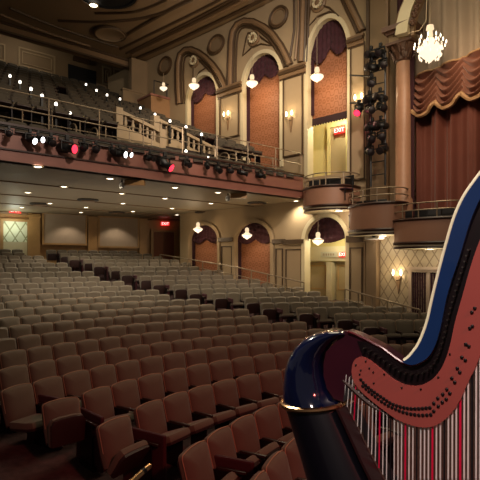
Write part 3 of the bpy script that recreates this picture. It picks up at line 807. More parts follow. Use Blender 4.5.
# ------------------------------------------------------------------ opera boxes
def opera_box(pts, ztop, zbot, zlow, lab, chairs):
    """pts: plan points (x along wall local, y) of the front from the far end to the near end"""
    e = empty('opera_box', M_W @ Matrix.Translation((pts[0][0], 0, 0)), lab, 'theatre box', 'opera boxes on the side wall')
    ox = pts[0][0]; P = [(x-ox, y) for x, y in pts]
    p = MB(); n = len(P)
    vs = [(x, y, z) for z in (zbot, ztop) for x, y in P]
    p.add(vs, [(i, i+1, n+i+1, n+i) for i in range(n-1)]); p.build('fascia', M_boxf, e, None, True)
    p = MB(); p.tube([(x, y, ztop) for x, y in P], .055); p.build('cap_rail', M_darkwood, e, None, True)
    p = MB(); p.tube([(x, y, zbot+.02) for x, y in P], .05); p.tube([(x, y+.03, zbot-.12) for x, y in P], .04); p.build('lower_moulding', M_darkwood, e, None, True)
    p = MB(); a = [(x, y+.03, zbot-.14) for x, y in P]; q = [(P[-1][0], .5, zbot-.14), (P[0][0], .5, zbot-.14)]
    p.add(a+q, [tuple(range(len(a)+2))]); p.add([(x, y+.02, zbot+.15) for x, y in P]+[(P[-1][0], .5, zbot+.15), (P[0][0], .5, zbot+.15)], [tuple(range(len(a)+2))]); 
    p.add([(x, y+.03, z) for z in (zbot-.14, zbot) for x, y in P], [(i, i+1, n+i+1, n+i) for i in range(n-1)]); p.build('underside', M_cream, e)
    for r in (.28, .5):
        p = MB(); p.tube([(x, y+.05, ztop+r) for x, y in P], .022); p.build('rail', M_brass, e, None, True)
    for i in range(0, n, max(1, n//4)):
        x, y = P[i]; p = MB(); p.tube([(x, y+.05, ztop), (x, y+.05, ztop+.5)], .022); p.build('post', M_brass, e)
    return e
def seg_curve(p0, p1, bulge, n=12):
    out = []
    for i in range(n+1):
        t = i/n; x = p0[0]+(p1[0]-p0[0])*t; y = p0[1]+(p1[1]-p0[1])*t
        out.append((x, y-bulge*math.sin(PI*t)**.6))
    return out
def wplan(px, d): return (wl(px, 262, d)[0], d)
def zat(px, py, d): return wl(px, py, d)[1]
def boxmk(pa, pb, d, ytop, ybot, lab, chairs=()):
    A = wplan(pa, d[0]); B = wplan(pb, d[1]); pc = (pa+pb)/2; dm = (d[0]+d[1])/2-d[2]
    C = seg_curve((A[0], A[1]), (B[0], B[1]), d[2])
    pts = [(A[0], 0)]+C+[(B[0], 0)]
    e = opera_box(pts, zat(pc, ytop, dm), zat(pc, ybot, dm), 0, lab, chairs)
    return e, pts, zat(pc, ybot, dm)
b1 = boxmk(305, 352, (-.5, -.6, .8), 185, 205, 'farthest opera box with a curved tan front beside the balcony end')
b2 = boxmk(349, 402, (-.9, -1.2, .55), 203, 230, 'middle opera box with brass rail in front of the wall')
b3 = boxmk(394, 466, (-1.5, -1.5, .35), 218, 243, 'nearest and lowest opera box, its right end behind the harp')
for (e, pts, zb), px, py, lab in ((b1, 339, 211, 'first'), (b2, 383, 231, 'middle'), (b3, 430, 246.5, 'nearest')):
    n = len(pts)//2; d = pts[n][1]*.45
    x = wl(px, py, d)[0]
    round_light('downlight', M_W @ Matrix.Translation((x, d, zb-.14)), .16, 'round glowing downlight under the %s opera box' % lab, 'downlights under the boxes')
    lamp('POINT', M_W @ Vector((x, d, zb-.45)), 18, WARM, .1, name='box_glow')
# bentwood chairs in the boxes
def box_chair(M, lab):
    e = empty('box_chair', M, lab, 'chair', 'dark chairs in the boxes')
    p = MB(); p.bbox(-.22, .22, -.22, .22, .42, .48, .015); p.build('seat', M_vel, e)
    p = MB(); p.bbox(-.22, .22, .2, .26, .6, .98, .02); p.build('backrest', M_black, e)
    for sx in (-.19, .19):
        for sy in (-.19, .21):
            p = MB(); p.tube([(sx, sy, 0), (sx, sy, .44 if sy < 0 else .75)], .02); p.build('leg', M_black, e)
for (e, pts, zb), pxs, nm in ((b1, (312, 322, 333, 345), 'farthest'), (b2, (357, 367, 379), 'middle'), (b3, (403, 418, 433, 447), 'nearest')):
    for k, px in enumerate(pxs):
        n = len(pts)//2; d = pts[n][1]*.62; x = wl(px, 200, d)[0]
        box_chair(M_W @ Matrix.Translation((x, d, zb+.15)) @ Matrix.Rotation(random.uniform(-.3, .5), 4, 'Z'), 'dark chair inside the %s opera box, %s from its left end' % (nm, ['first', 'second', 'third', 'fourth'][k]))
# white wall camera by the lower pilaster
x, z = wl(375, 236, -.6)
e = empty('projector', M_W @ Matrix.Translation((x, -.6, z)), 'white bracketed projector fixed below the middle opera box', 'projector')
p = MB(); p.bbox(-.28, .28, -.25, .2, -.12, .1, .03); p.build('body', M_camw, e)
p = MB(); p.lathe([(.07, 0), (.07, .06), (.01, .065)], 10, Matrix.Translation((.1, -.25, 0)) @ Matrix.Rotation(PI/2, 4, 'X')); p.build('lens', M_black, e)
p = MB(); p.box(-.04, .04, .2, .6, -.02, .02); p.build('bracket', M_camw, e)

# ------------------------------------------------------------------ column, proscenium curtain
cx, _ = wl(404, 200, -.55); colM = M_W @ Matrix.Translation((cx, -.55, 0))
zb, zt = zat(404, 200, -.55), zat(404, 63, -.55)
e = empty('column', colM, 'tall rosy round column with leafy capital beside the stage curtain', 'column')
p = MB(); p.lathe([(.33, zb-1.2), (.33, zb), (.29, zb+.06), (.285, (zb+zt)/2), (.26, zt)], 20); p.build('shaft', M_stone, e, None, True)
zc = zat(404, 47, -.55)
p = MB(); p.lathe([(.27, zt), (.31, zt+.05), (.29, zt+.08), (.3, zt+.2), (.36, zt+.42), (.44, zc)], 20)
for ring, (r0, z0, z1, m) in enumerate(((.3, zt+.08, zt+.32, 10), (.33, zt+.28, zc-.04, 10))):
    for k in range(m):
        a = 2*PI*(k+.5*ring)/m; c, s = math.cos(a), math.sin(a)
        p.tube([(r0*c, r0*s, z0), ((r0+.06)*c, (r0+.06)*s, (z0+z1)/2), ((r0+.15)*c, (r0+.15)*s, z1), ((r0+.17)*c, (r0+.17)*s, z1-.06)], [.05, .055, .05, .02], 5)
p.build('capital', M_cap, e, None, True)
p = MB(); p.box(-.46, .46, -.46, .46, zc, zc+.09); p.build('abacus', M_cap, e)
z2 = zat(404, 37, -.55)
p = MB(); p.box(-.38, .4, -.4, .5, zc+.09, z2); p.build('impost_block', M_wall_d, e)
p = MB(); p.box(-.44, .46, -.5, .5, z2, z2+.1); p.box(-.54, .56, -.6, .5, z2+.1, z2+.26); p.build('cornice', M_cap, e)
# wall slab behind column and arch springing upward
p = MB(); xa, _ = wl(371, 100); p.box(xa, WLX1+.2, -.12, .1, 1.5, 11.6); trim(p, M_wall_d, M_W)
xa, _ = wl(370, 60); p = MB(); p.box(xa-.06, xa+.06, -.2, 0, 1.5, 11.6); trim(p, M_moldd, M_W)
xa, _ = wl(390, 60); p = MB(); p.box(xa-.05, xa+.05, -.26, 0, 1.5, 11.6); trim(p, M_mold, M_W)
PA = M_W @ Vector((cx+.2, -.35, 0)); PA.z = CH
# curtain frame: from just right of the column toward the stage
CD = Vector((.5, -.87, 0)).normalized(); CN = Vector((-CD.y, CD.x, 0))
CO = Vector((6.05, 16.75, CH))
M_C = Matrix(((CD.x, CN.x, 0, CO.x), (CD.y, CN.y, 0, CO.y), (0, 0, 1, CO.z), (0, 0, 0, 1)))
def wc(px, py, d=0.0):
    q, _, v = ray(px, py); o = CO + CN*d
    Y = (o.x*CN.x+o.y*CN.y)/(q*CN.x+CN.y); p = Vector((q*Y-CO.x, Y-CO.y, 0)); return p.dot(CD), v*Y
# arch soffit with rosettes
p = MB(); 
arcs = [(404, 36), (405, 26), (408, 14), (413, 2), (420, -12), (432, -26)]
path = [Vector(W3(a, b, 16.1)) for a, b in arcs]
p.tube(path, .30, 4); trim(p, M_cream, None)
p = MB(); p.tube([Vector(W3(a-6.5, b, 16.3)) for a, b in arcs], .14, 6); p.tube([Vector(W3(a+8.5, b, 15.9)) for a, b in arcs], .09, 6); trim(p, M_mold, None, True)
for k, (a, b) in enumerate(((412, 23), (413.5, 15), (415.5, 8), (418, 1))):
    e = empty('rosette', Matrix.Translation(W3(a, b, 15.75)), 'dark rosette on the cream arch above the column, %s from the bottom' % ['first', 'second', 'third', 'fourth'][k], 'ornament', 'rosettes on the stage arch')
    p = MB(); p.lathe([(.11, 0), (.12, .05), (.08, .1), (.01, .11)], 10, Matrix.Rotation(PI/2, 4, 'X') @ Matrix.Rotation(.5, 4, 'Y')); p.build('disc', M_cap, e, None, True)
    p = MB()
    for j in range(6): p.tube([(.05*math.cos(j*PI/3), -.09, .05*math.sin(j*PI/3)), (.1*math.cos(j*PI/3), -.1, .1*math.sin(j*PI/3))], .025, 5)
    p.build('petals', M_cap, e, None, True)
LC = 6.0
ztv = wc(440, 72)[1]
z_low = wc(430, 206)[1]-.8
# main red curtain
p = MB(); p.grid(lambda u, v: (-.2+LC*u, .12*math.sin(u*LC*9.5)+.05*math.sin(u*LC*23+1), z_low+(ztv-z_low)*v), 260, 2)
o = p.build('stage_curtain', M_curt, None, M_C, True); tag(o, 'long pleated dark red stage curtain below the swagged valance', 'curtain')
# cream pleated drape above
p = MB(); p.grid(lambda u, v: (-.2+LC*u, -.1+.09*math.sin(u*LC*11), ztv-.8+(12.5-ztv+.8)*v), 260, 2)
o = p.build('cream_drape', M_creamc, None, M_C, True); tag(o, 'pleated cream drape hanging above the rose valance', 'drape')
# swagged valance
SW = .95
def vfn(u, v):
    x = -.2+LC*u; ph = (x+.75)/SW % 1.0; sag = math.sin(PI*ph)
    up = (x+.2)*.0
    top = ztv+.05
    bot = ztv-1.0-.34*sag
    z = top+(bot-top)*v
    fold = math.sin((v*9.0 + .0)*2*PI*.75 - 0*sag)
    z2 = z - .33*sag*v*(1-v)*1.2
    y = -.28-.2*sag*v-.075*math.sin(v*34-5*sag)*(.35+sag)
    return (x, y, z2)
p = MB(); p.grid(vfn, 150, 60); o = p.build('valance', M_val, None, M_C, True); tag(o, 'rose swagged valance with a gold scalloped hem over the stage curtain', 'valance')
p = MB(); pts = [vfn(i/150, 1.0) for i in range(151)]
p.tube([(x, y-.02, z-.05) for x, y, z in pts], .07, 6); p.build('fringe', M_fringe, o, None, True)
p = MB(); pts = [vfn(i/60, 0.0) for i in range(61)]; p.tube([(x, y, z) for x, y, z in pts], .03, 5); p.build('heading', M_fringe, o, None, True)
# plum return curtain between column and stage curtain
xa, _ = wc(413, 100, -.5)
p = MB(); p.grid(lambda u, v: (-.35+.75*u, -.42+.05*math.sin(u*22), z_low+(wc(425, 0)[1]+1.5-z_low)*v), 40, 2)
o = p.build('return_curtain', M_vel, None, M_C, True); tag(o, 'narrow plum curtain edge just right of the column', 'curtain')
# big chandelier
loc = W3(430, 46, 14.6)
e = empty('grand_chandelier', Matrix.Translation(loc), 'large many-armed crystal chandelier in front of the cream drape', 'chandelier')
p = MB(); p.tube([(0, 0, .5), (0, 0, 3.5)], .015); p.build('chain', M_brass, e)
p = MB(); p.tube([(-.6, .1, .45), (-.3, .05, .5), (-.12, 0, .75), (-.05, 0, 2.5)], .015); p.build('cable', M_brass, e, None, True)
p = MB(); p.lathe([(.1, .62), (.12, .5), (.07, .46), (.09, .3), (.06, .2), (.1, .1)], 12); p.build('crystal_stem', M_crys, e, None, True)
M_beads = mat('crystal_beads', '6a5a44', .15, var=.5, scale=30, emit='ffeac8', es=1.3)
M_candle = emis('candle_bulb', 'fff4dc', 3.0)
p = MB(); p.lathe([(.14, .2), (.2, .1), (.3, -.02), (.34, -.12), (.3, -.22), (.2, -.34), (.1, -.43), (.02, -.5)], 18); p.build('crystal_basket', M_beads, e, None, True)
for k in range(60):
    zz = random.uniform(-.42, .12); r = .36*math.sqrt(max(.05, 1-((zz+.1)/.42)**2)); a = random.uniform(0, 2*PI)
    if k > 52: continue
    p = MB(); p.lathe([(.004, .05), (.028, .01), (.02, -.03), (.003, -.06)], 6, Matrix.Translation((r*math.cos(a), r*math.sin(a), zz))); p.build('crystal_drop', M_crys2, e, None, True)
for tier, (n, r, z) in enumerate(((12, .46, .0), (8, .3, .22))):
    for k in range(n):
        a = 2*PI*(k+.3*tier)/n; c, s = math.cos(a), math.sin(a)
        p = MB(); p.tube([(.08*c, .08*s, z-.02), (r*.6*c, r*.6*s, z-.1), (r*c, r*s, z-.02)], .012, 5); ar = p.build('arm', M_brass, e, None, True)
        p = MB(); p.lathe([(.01, -.02), (.022, .04), (.014, .07), (.003, .1)], 7, Matrix.Translation((r*c, r*s, z))); p.build('bulb', M_candle, ar, None, True)
lamp('POINT', loc + Vector((-.6, -1.6, -.2)), 170, (1, .78, .5), .3, name='chandelier_glow')

# lighting tower
tx, _ = wl(378, 100, -.9); z0, z1 = zat(378, 186, -.9), zat(378, 55, -.9)
e = empty('lighting_ladder', M_W @ Matrix.Translation((tx, -.9, z0)), 'black lighting ladder standing behind the boxes left of the column', 'lighting tower')
for dx in (-.27, .27):
    p = MB(); p.tube([(dx, 0, 0), (dx, 0, z1-z0)], .035); p.build('upright', M_black, e)
for k in range(10):
    z = .4+(z1-z0-.5)*k/9; p = MB(); p.tube([(-.27, 0, z), (.27, 0, z)], .02); p.build('rung', M_black, e)
for lvl, py in enumerate((57, 69, 85, 101, 111, 129, 140, 153)):
    for j, dx in enumerate((-.22, .2)):
        if lvl == 2 and j == 1: continue
        z = zat(378, py, -.9)
        spotlight(M_W @ Matrix.Translation((tx+dx+random.uniform(-.05, .08), -1.05, z+.35)), 'black lamp on the lighting ladder, %s in the %s pair from the top' % (['left', 'right'][j], ['first', 'second', 'third', 'fourth', 'fifth', 'sixth', 'seventh', 'lowest'][lvl]),
                  'lamps on the lighting ladder', 1.0, None, random.uniform(-.1, .5), random.uniform(-.9, .9))
for py0, py1, lab in ((73, 76.5, 'upper'), (101, 103.5, 'lower')):
    xa, za = wl(346, py0, -.6); xb, zb_ = wl(372, py1, -.9)
    p = MB(); p.tube([(xa, -.3, za), (xb, -.9, zb_)], .035); o = p.build('lighting_pipe', M_black, None, M_W); tag(o, '%s black pipe reaching from the tall arch to the lighting ladder' % lab, 'pipe')
xa, za = wl(359, 101, -.75)
spotlight(M_W @ Matrix.Translation((xa, -.75, za)), 'black stage lamp with a pink red lens on the lower side pipe', 'lamps on the lighting ladder', 1.05, M_pinkl, .75, .1)
lamp('POINT', M_W @ Vector((xa-.1, -1.1, za-.75)), 6, (1, .15, .25), .1, name='red_glow')

# side rail in front of the wall
def handrail(pts, hgt, lab, nposts):
    e = empty('handrail', Matrix.Translation(pts[0]), lab, 'handrail')
    P = [Vector(p)-Vector(pts[0]) for p in pts]
    p = MB(); p.tube(P, .03); p.build('rail', M_brass, e)
    p = MB(); p.tube([q-Vector((0, 0, .35)) for q in P], .02); p.build('mid_rail', M_brass, e)
    for i in range(nposts+1):
        q = P[0].lerp(P[-1], i/nposts); p = MB(); p.tube([q, q-Vector((0, 0, hgt))], .028); p.build('post', M_brass, e)
handrail([W3(345, 289, 16.9), W3(420, 310, 14.6)], 1.15, 'brass side aisle handrail under the boxes', 5)
handrail([W3(160, 254.5, 25.2), W3(236, 267, 21.4)], .8, 'far brass handrail along the side aisle below the arches', 5)
handrail([W3(236, 267, 21.2), W3(304, 282.5, 18.4)], .8, 'middle brass handrail along the side aisle before the lobby arch', 4)

# ------------------------------------------------------------------ seats
def rr(x, z0, z1, w, corner, arch):
    pass
def back_outline(w, h, c=.05, arch=.018, n=5, flare=.0):
    """closed outline, bottom-left counterclockwise, in (x, v)"""
    pts = [(-w*.46, 0), (w*.46, 0)]
    pts += [(w*.49, h*.35)]
    for i in range(n+1):
        a = PI/2*i/n; pts.append((w/2-c+c*math.cos(a), h-c-arch*.6+c*math.sin(a)))
    for i in range(1, 6):
        x = (w/2-c)*(1-2*i/6); pts.append((x, h-arch*.6+arch*(1-(x/(w/2-c))**2)))
    for i in range(n+1):
        a = PI/2+PI/2*i/n; pts.append((-w/2+c+c*math.cos(a), h-c-arch*.6+c*math.sin(a)))
    pts += [(-w*.49, h*.35)]
    return pts
BZ, BH = .40, .515
SO = .38
def bmap(x, v, d): return (x, SO-.17-.26*v+d*.97, BZ+v*.97+d*.26)
def inset(pts, d):
    cx = 0; cy = BH/2
    return [(x*(1-d/.26), cy+(v-cy)*(1-d/.26)) for x, v in pts]
def seat_parts(tilt, lo=False, n=5):
    out = {}
    ol = back_outline(.503, BH, n=2 if lo else 5)
    b = MB(); loops = [[bmap(x, v, -.02) for x, v in ol], [bmap(x, v, .02) for x, v in ol], [bmap(x, v, .05) for x, v in inset(ol, .012)], [bmap(x, v, .075) for x, v in inset(ol, .05)], [bmap(x, v, .09) for x, v in inset(ol, .11)], [bmap(x, v, .096) for x, v in inset(ol, .18)]]
    if lo: loops = [loops[0], loops[1], loops[3]]
    b.loft(loops); out['backrest'] = b
    s = MB(); ol2 = [(x*1.02, v*1.0) for x, v in ol]
    s.loft([[bmap(x, v-.03, -.055) for x, v in inset(ol2, .02)], [bmap(x, v-.025, -.02) for x, v in ol2]]); out['back_shell'] = s
    # cushion
    c = MB(); T = Matrix.Translation((0, SO-.13, .43 if tilt < .7 else .37)) @ Matrix.Rotation(tilt, 4, 'X') @ Matrix.Scale(1 if tilt < .7 else .78, 4, (0, 1, 0))
    cu = [(-.23, 0), (.23, 0), (.24, .36), (.2, .44), (.1, .46), (-.1, .46), (-.2, .44), (-.24, .36)]
    lay = ((1, -.05), (1.01, .0), (.97, .03), (.86, .042))
    if lo: lay = ((1, -.05), (.97, .03))
    c.loft([[T @ Vector((x*f, y*f+.0, z)) for x, y in cu] for f, z in lay]); out['seat_cushion'] = c
    c2 = MB(); c2.loft([[T @ Vector((x*f, y*f+.0, z)) for x, y in cu] for f, z in ((.9, -.095), (.985, -.085), (.985, -.05))]); out['seat_pan'] = c2
    # stand on the left
    l = MB(); l.box(-.28, -.256, SO-.2, SO+.1, .03, .58); l.box(-.285, -.25, SO-.24, SO+.16, -.03, .035); out['stand'] = l
    a = MB(); a.box(-.289, -.247, SO-.13, SO+.22, .58, .62) if lo else a.bbox(-.291, -.245, SO-.13, SO+.22, .58, .62, .012); out['armrest'] = a
    p = MB()
    if not lo:
        p.tube([bmap(x, v, .03) for x, v in ol[2:]], .0075, 4); out['piping'] = p
    return out
MATS = {'backrest': M_seat, 'back_shell': M_shell, 'seat_cushion': M_seat, 'seat_pan': M_shell, 'stand': M_stand, 'armrest': M_arm, 'piping': M_pipe}
TILTS = [.3, .8, 1.5, .12, .36, .95]
meshes = {}
for ti, t in enumerate(TILTS):
    for n, b in seat_parts(t).items():
        if n in ('seat_cushion', 'seat_pan') or ti == 0: meshes[(n, ti)] = b.mesh('theatre_' + n, MATS[n], True)
fullp = {}
def simple_mesh(tilt):
    order = ['backrest', 'back_shell', 'seat_cushion', 'seat_pan', 'stand', 'armrest']; sp = seat_parts(tilt, True)
    m = MB()
    for i, n in enumerate(order): m.mi = i; m.add(sp[n].v, sp[n].f)
    return m, [MATS[n] for n in order]
def finish_multi(m, mats, name, M=None):
    me = bpy.data.meshes.new(name); me.from_pydata(m.v, [], m.f)
    for k in mats: me.materials.append(k)
    for p_, k in zip(me.polygons, m.m): p_.material_index = k
    bm = bmesh.new(); bm.from_mesh(me); bmesh.ops.recalc_face_normals(bm, faces=bm.faces[:])
    for f in bm.faces: f.smooth = True
    for e_ in bm.edges:
        if len(e_.link_faces) == 2 and e_.calc_face_angle(0) > .7: e_.smooth = False
    bm.to_mesh(me); bm.free(); return me
SM, SMATS = simple_mesh(.3)
far_me = finish_multi(SM, SMATS, 'theatre_seat')
SM2, _ = simple_mesh(1.45)
fold_me = finish_multi(SM2, SMATS, 'theatre_seat')
endM = MB(); endM.bbox(-.35, -.295, SO-.44, SO+.28, -.03, .72, .02); end_left = endM.mesh('end_panel', M_endp)

# aisle line between the centre block and the side block
A0 = Vector((2.27, 14.9)); AD = Vector((-13.02, 10.4)).normalized(); AN = Vector((AD.y, -AD.x))  # AN points to the side wall
if AN.x < 0: AN = -AN
def aisle_d(X, Y): return (Vector((X, Y))-A0).dot(AN)
def wall_d(X, Y): return -(Vector((X-WO.x, Y-WO.y)).dot(Vector((WY.x, WY.y))))     # distance inside the side wall
PITCH = .535
phase_px = {-2: 245, -1: 185, 0: 170, 1: 62, 2: 43, 3: 38, 4: 61}
rows = []
ORD = 'first second third fourth fifth sixth seventh eighth ninth tenth eleventh twelfth thirteenth fourteenth fifteenth sixteenth seventeenth eighteenth nineteenth twentieth'.split()
def ordn(n):
    if n <= 20: return ORD[n-1]
    if n < 30: return 'twenty-' + ORD[n-21]
    if n == 30: return 'thirtieth'
    return 'thirty-' + ORD[n-31]
seats = []
for k in range(-2, 21):
    r = {-3: 4.45, -2: 5.25, -1: 6.12}.get(k, R0+RP*k)
    dth = PITCH/r
    if k in phase_px:
        X, Y = circ(phase_px[k], r); th0 = math.atan2(Y-SY, X-SX)
    else: th0 = math.radians(110)+dth*(.5 if k % 2 else 0)+dth*.17*math.sin(k*3.1)
    n0 = -int((math.radians(205)-th0)/dth)
    for j in range(n0, int((th0-math.radians(20))/dth)):
        th = th0-j*dth
        rr_ = r
        if k == 0 and 1.6*dth < th-th0 < 2.4*dth: th += .24/r; rr_ = r-.1
        if k == 1 and th > th0-.5*dth: th += .08/r
        X, Y = SX+rr_*math.cos(th), SY+rr_*math.sin(th)
        if Y < 2.9: continue
        px = 240+480*X/Y; d = aisle_d(X, Y); block = None
        tx_, ty_ = X, Y
        if d < -1.3: block = 'centre'
        elif d > .05 and wall_d(X, Y) > (.62 if k > 8 else 1.3) and k >= 3: block = 'side'
        if k == -1 and px < 180: block = None
        if k == -2 and px < 240: block = None
        if k == -3 and px < 255: block = None
        if k == 0 and (px < 98 or th-th0 > 2.6*dth+.2/r): block = None
        if k == 1 and px < 56: block = None
        if k == 2 and px < 8: block = None
        if block is None: continue
        if px < -200 or px > 560 or X > 7.0: continue
        top = CH+TOP[max(k, 0)] if k > 0 else CH-1.95
        py = 262+(480*(CH-floor_z(r)-.85)/Y)
        seats.append(dict(k=k, th=th, X=X, Y=Y, px=px, py=py, block=block, r=r))
# row-wise ends and in-view ordering
byrow = {}
for s in seats: byrow.setdefault((s['k'], s['block']), []).append(s)
view = []
for key, L in byrow.items():
    L.sort(key=lambda s: -s['th'])
    L[0]['left_end'] = True
    n = 0
    for s in L:
        s['vis'] = 2 < s['px'] < 478 and s['py'] < 484
        # hidden behind the harp's solid parts
        a, b = s['px'], s['py']
        w = 480*.25/s['Y']
        if (a-w > 292 and b > 336 and a+w < 352+max(0, (b-400))*.45): s['vis'] = False
        if a-w > 345 and a < 480 and 352 < b < 415: s['vis'] = False
        if a-w > 425 and 260 < b < 400: s['vis'] = False
        if s['vis']:
            n += 1; s['n'] = n; view.append(s)
view.sort(key=lambda s: s['Y'])
CHOSEN = view[:300]
chosen_ids = set(id(s) for s in CHOSEN)
def seat_matrix(s):
    y = Vector((SX-s['X'], SY-s['Y'], 0)).normalized(); x = Vector((y.y, -y.x, 0))
    jit = random.uniform(-.012, .012)
    if s['k'] == 1 and s.get('left_end'): jit = -.3
    if s['k'] == 0 and s.get('left_end'): jit = -.1
    M = Matrix(((x.x, y.x, 0, s['X']), (x.y, y.y, 0, s['Y']), (0, 0, 1, floor_z(s['r'])), (0, 0, 0, 1)))
    return M @ Matrix.Rotation(jit, 4, 'Z')
def row_word(k): return {-3: 'row closest to the stage behind the harp', -2: 'short row nearest the stage', -1: 'second short row from the stage'}.get(k) or '%s long row from front' % ordn(k+1)
for i, s in enumerate(CHOSEN):
    lab = '%s seat, %s from left in the %s' % ('wine red theatre' if s['k'] < 4 else 'brown theatre', ordn(s['n']), row_word(s['k']))
    if s['block'] == 'side': lab = 'tan seat beyond the aisle, %s from left in the %s' % (ordn(s['n']), row_word(s['k']))
    if i < 150:
        e = empty('theatre_seat', seat_matrix(s), lab, 'theatre seat', 'theatre seats of the orchestra floor')
        ti = 1 if s['k'] < 0 else 4 if s['k'] == 0 else 0
        if s['k'] == 2 and s.get('left_end'): ti = 3
        if s.get('left_end') and (s['k'] == 1 or s['block'] == 'side'): ti = 2
        if s['k'] == 0 and s.get('left_end'): ti = 5
        for n in ('backrest', 'back_shell', 'seat_cushion', 'seat_pan', 'stand', 'armrest', 'piping'):
            o = bpy.data.objects.new(n, meshes[(n, ti if n in ('seat_cushion', 'seat_pan') else 0)]); COL.objects.link(o); o.parent = e
        if s.get('left_end'):
            o = bpy.data.objects.new('end_panel', end_left); o['label'] = 'dark maroon end panel'; COL.objects.link(o); o.parent = e
        if s is byrow[(s['k'], s['block'])][-1]:
            for n in ('stand', 'armrest'):
                o = bpy.data.objects.new(n, meshes[(n, 0)]); COL.objects.link(o); o.parent = e; o.location = (.53, 0, 0)
    else:
        o = bpy.data.objects.new('theatre_seat', fold_me if s.get('left_end') and s['block'] == 'side' else far_me); COL.objects.link(o); o.matrix_world = seat_matrix(s)
        tag(o, lab, 'theatre seat', 'theatre seats of the orchestra floor')
        if s.get('left_end'):
            q = bpy.data.objects.new('end_panel', end_left); COL.objects.link(q); q.parent = o
# all remaining seats: one mass
m = MB(); mats = SMATS + [M_endp]
for s in seats:
    if id(s) in chosen_ids: continue
    if s['k'] < 3: continue
    Mx = seat_matrix(s)
    Q = SM2 if s.get('left_end') and s['block'] == 'side' else SM
    base = len(m.v); m.v += [tuple(Mx @ Vector(v)) for v in Q.v]
    m.f += [tuple(i+base for i in f) for f in Q.f]; m.m += Q.m
    if s.get('left_end') and s['block'] == 'side':
        base = len(m.v); m.v += [tuple(Mx @ Vector(v)) for v in endM.v]; m.f += [tuple(i+base for i in f) for f in endM.f]; m.m += [6]*len(endM.f)
me = finish_multi(m, mats, 'distant_seats')
o = bpy.data.objects.new('distant_seats', me); COL.objects.link(o)
tag(o, 'mass of tan theatre seats filling the distant rows under the balcony', 'theatre seats', None, 'stuff')
# balcony seats
m = MB()
for k in range(16):
    t = .2+k*.92+.45; z = bal_floor(.2+k*.92)
    for j in range(-14, 24):
        x = j*.56+(.28 if k % 2 else 0)
        if x < -7.5: continue
        P = M_B @ Vector((x, t, 0)); 
        if wall_d(P.x, P.y) < .8: continue
        px = 240+480*P.x/P.y
        # aisles
        if k >= 3 and (abs(x-(wb(60, 0, t)[0])) < .1): continue
        if k in (2, 3) and 112 < px < 216: continue
        if 8.6 < t < 11.5 and 148 < px < 190: continue
        base = len(m.v)
        sp = SM
        for v in SM.v: m.v.append((x+v[0], t-v[1]*1.0, z+v[2]) if False else (x-v[0], t-v[1], z+v[2]))
        m.f += [tuple(i+base for i in f) for f in SM.f]; m.m += SM.m
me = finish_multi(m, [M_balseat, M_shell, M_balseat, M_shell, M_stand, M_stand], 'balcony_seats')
o = bpy.data.objects.new('balcony_seats', me); COL.objects.link(o); o.matrix_world = M_B
tag(o, 'mass of dark olive seats rising in steep rows across the balcony', 'theatre seats', None, 'stuff')

# ------------------------------------------------------------------ harp
HP0 = Vector((.208, 2.0, 0)); HP1 = Vector((.78, 1.56, 0)); HD = (HP1-HP0).normalized(); HN = Vector((HD.y, -HD.x, 0))  # HN toward the camera
def hp(px, py, off=0.0):
    q, _, v = ray(px, py); o = HP0+HN*off
    Y = (o.x*HN.x+o.y*HN.y)/(q*HN.x+HN.y); return Vector((q*Y, Y, CH+v*Y))
STAGE_Z = 1.15
harp = empty('concert_harp', Matrix.Translation((.75, 1.6, STAGE_Z)), 'glossy navy concert harp with copper neck plate in the right foreground', 'harp')
HI = Matrix.Translation((-.75, -1.6, -STAGE_Z))
def spline(pts, m=4):
    out = []; n = len(pts)
    for i in range(n-1):
        p0, p1, p2, p3 = [Vector(pts[min(max(j, 0), n-1)]) for j in (i-1, i, i+1, i+2)]
        for s in range(m):
            t = s/m; out.append(tuple(.5*((2*p1)+(p2-p0)*t+(2*p0-5*p1+4*p2-p3)*t*t+(3*p1-p0-3*p2+p3)*t**3)))
    out.append(tuple(pts[-1])); return out
def slab(name, poly, o_front, o_back, m, bev=.0, parent=harp):
    """outline in picture points on the harp plane, given real thickness"""
    mb = MB(); F_ = [hp(a, b, o_front) for a, b in poly]; d = HN*(o_back-o_front)
    if bev:
        c = sum(F_, Vector())/len(F_)
    mb.prism(F_, (0, 0, 0), d)
    return mb.build(name, m, parent, HI, False)
# neck outlines
crest_out = spline([(402,362),(408,358.5),(414,352),(421,341),(428,322),(433,300),(440,271),(447,245),(455,218),(464,198),(474,183),(486,168),(500,156),(516,146)])
maroon_top = spline([(345,331),(352,333),(360,336.5),(372,342.5),(383,348.5),(393,356),(402,362),(411,365),(420,362.5),(429,356),(436,343),(441,325),(446,300),(452,279),(460,255),(470,222),(481,197),(494,180),(512,166)])
plate_top = spline([(351.5,372),(352.5,364),(356,358.5),(361,357),(367,359),(373,363),(381,369.5),(392,378.5),(402,384),(411,386),(420,385.5),(429,381.5),(437,374.5),(444,363),(450,345),(455,322),(462,297),(472,262),(483,233),(500,205),(520,190)])
plate_bot = spline([(520,300),(500,325),(488,342),(480,356),(475,368),(470,378),(465,388.5),(461,398),(456,407),(450,414.5),(443,421),(434,426),(425,427.5),(416,426.5),(406,423.5),(396,419),(386,412),(376,404.5),(366,396),(358,388),(353,380),(351.5,372)])
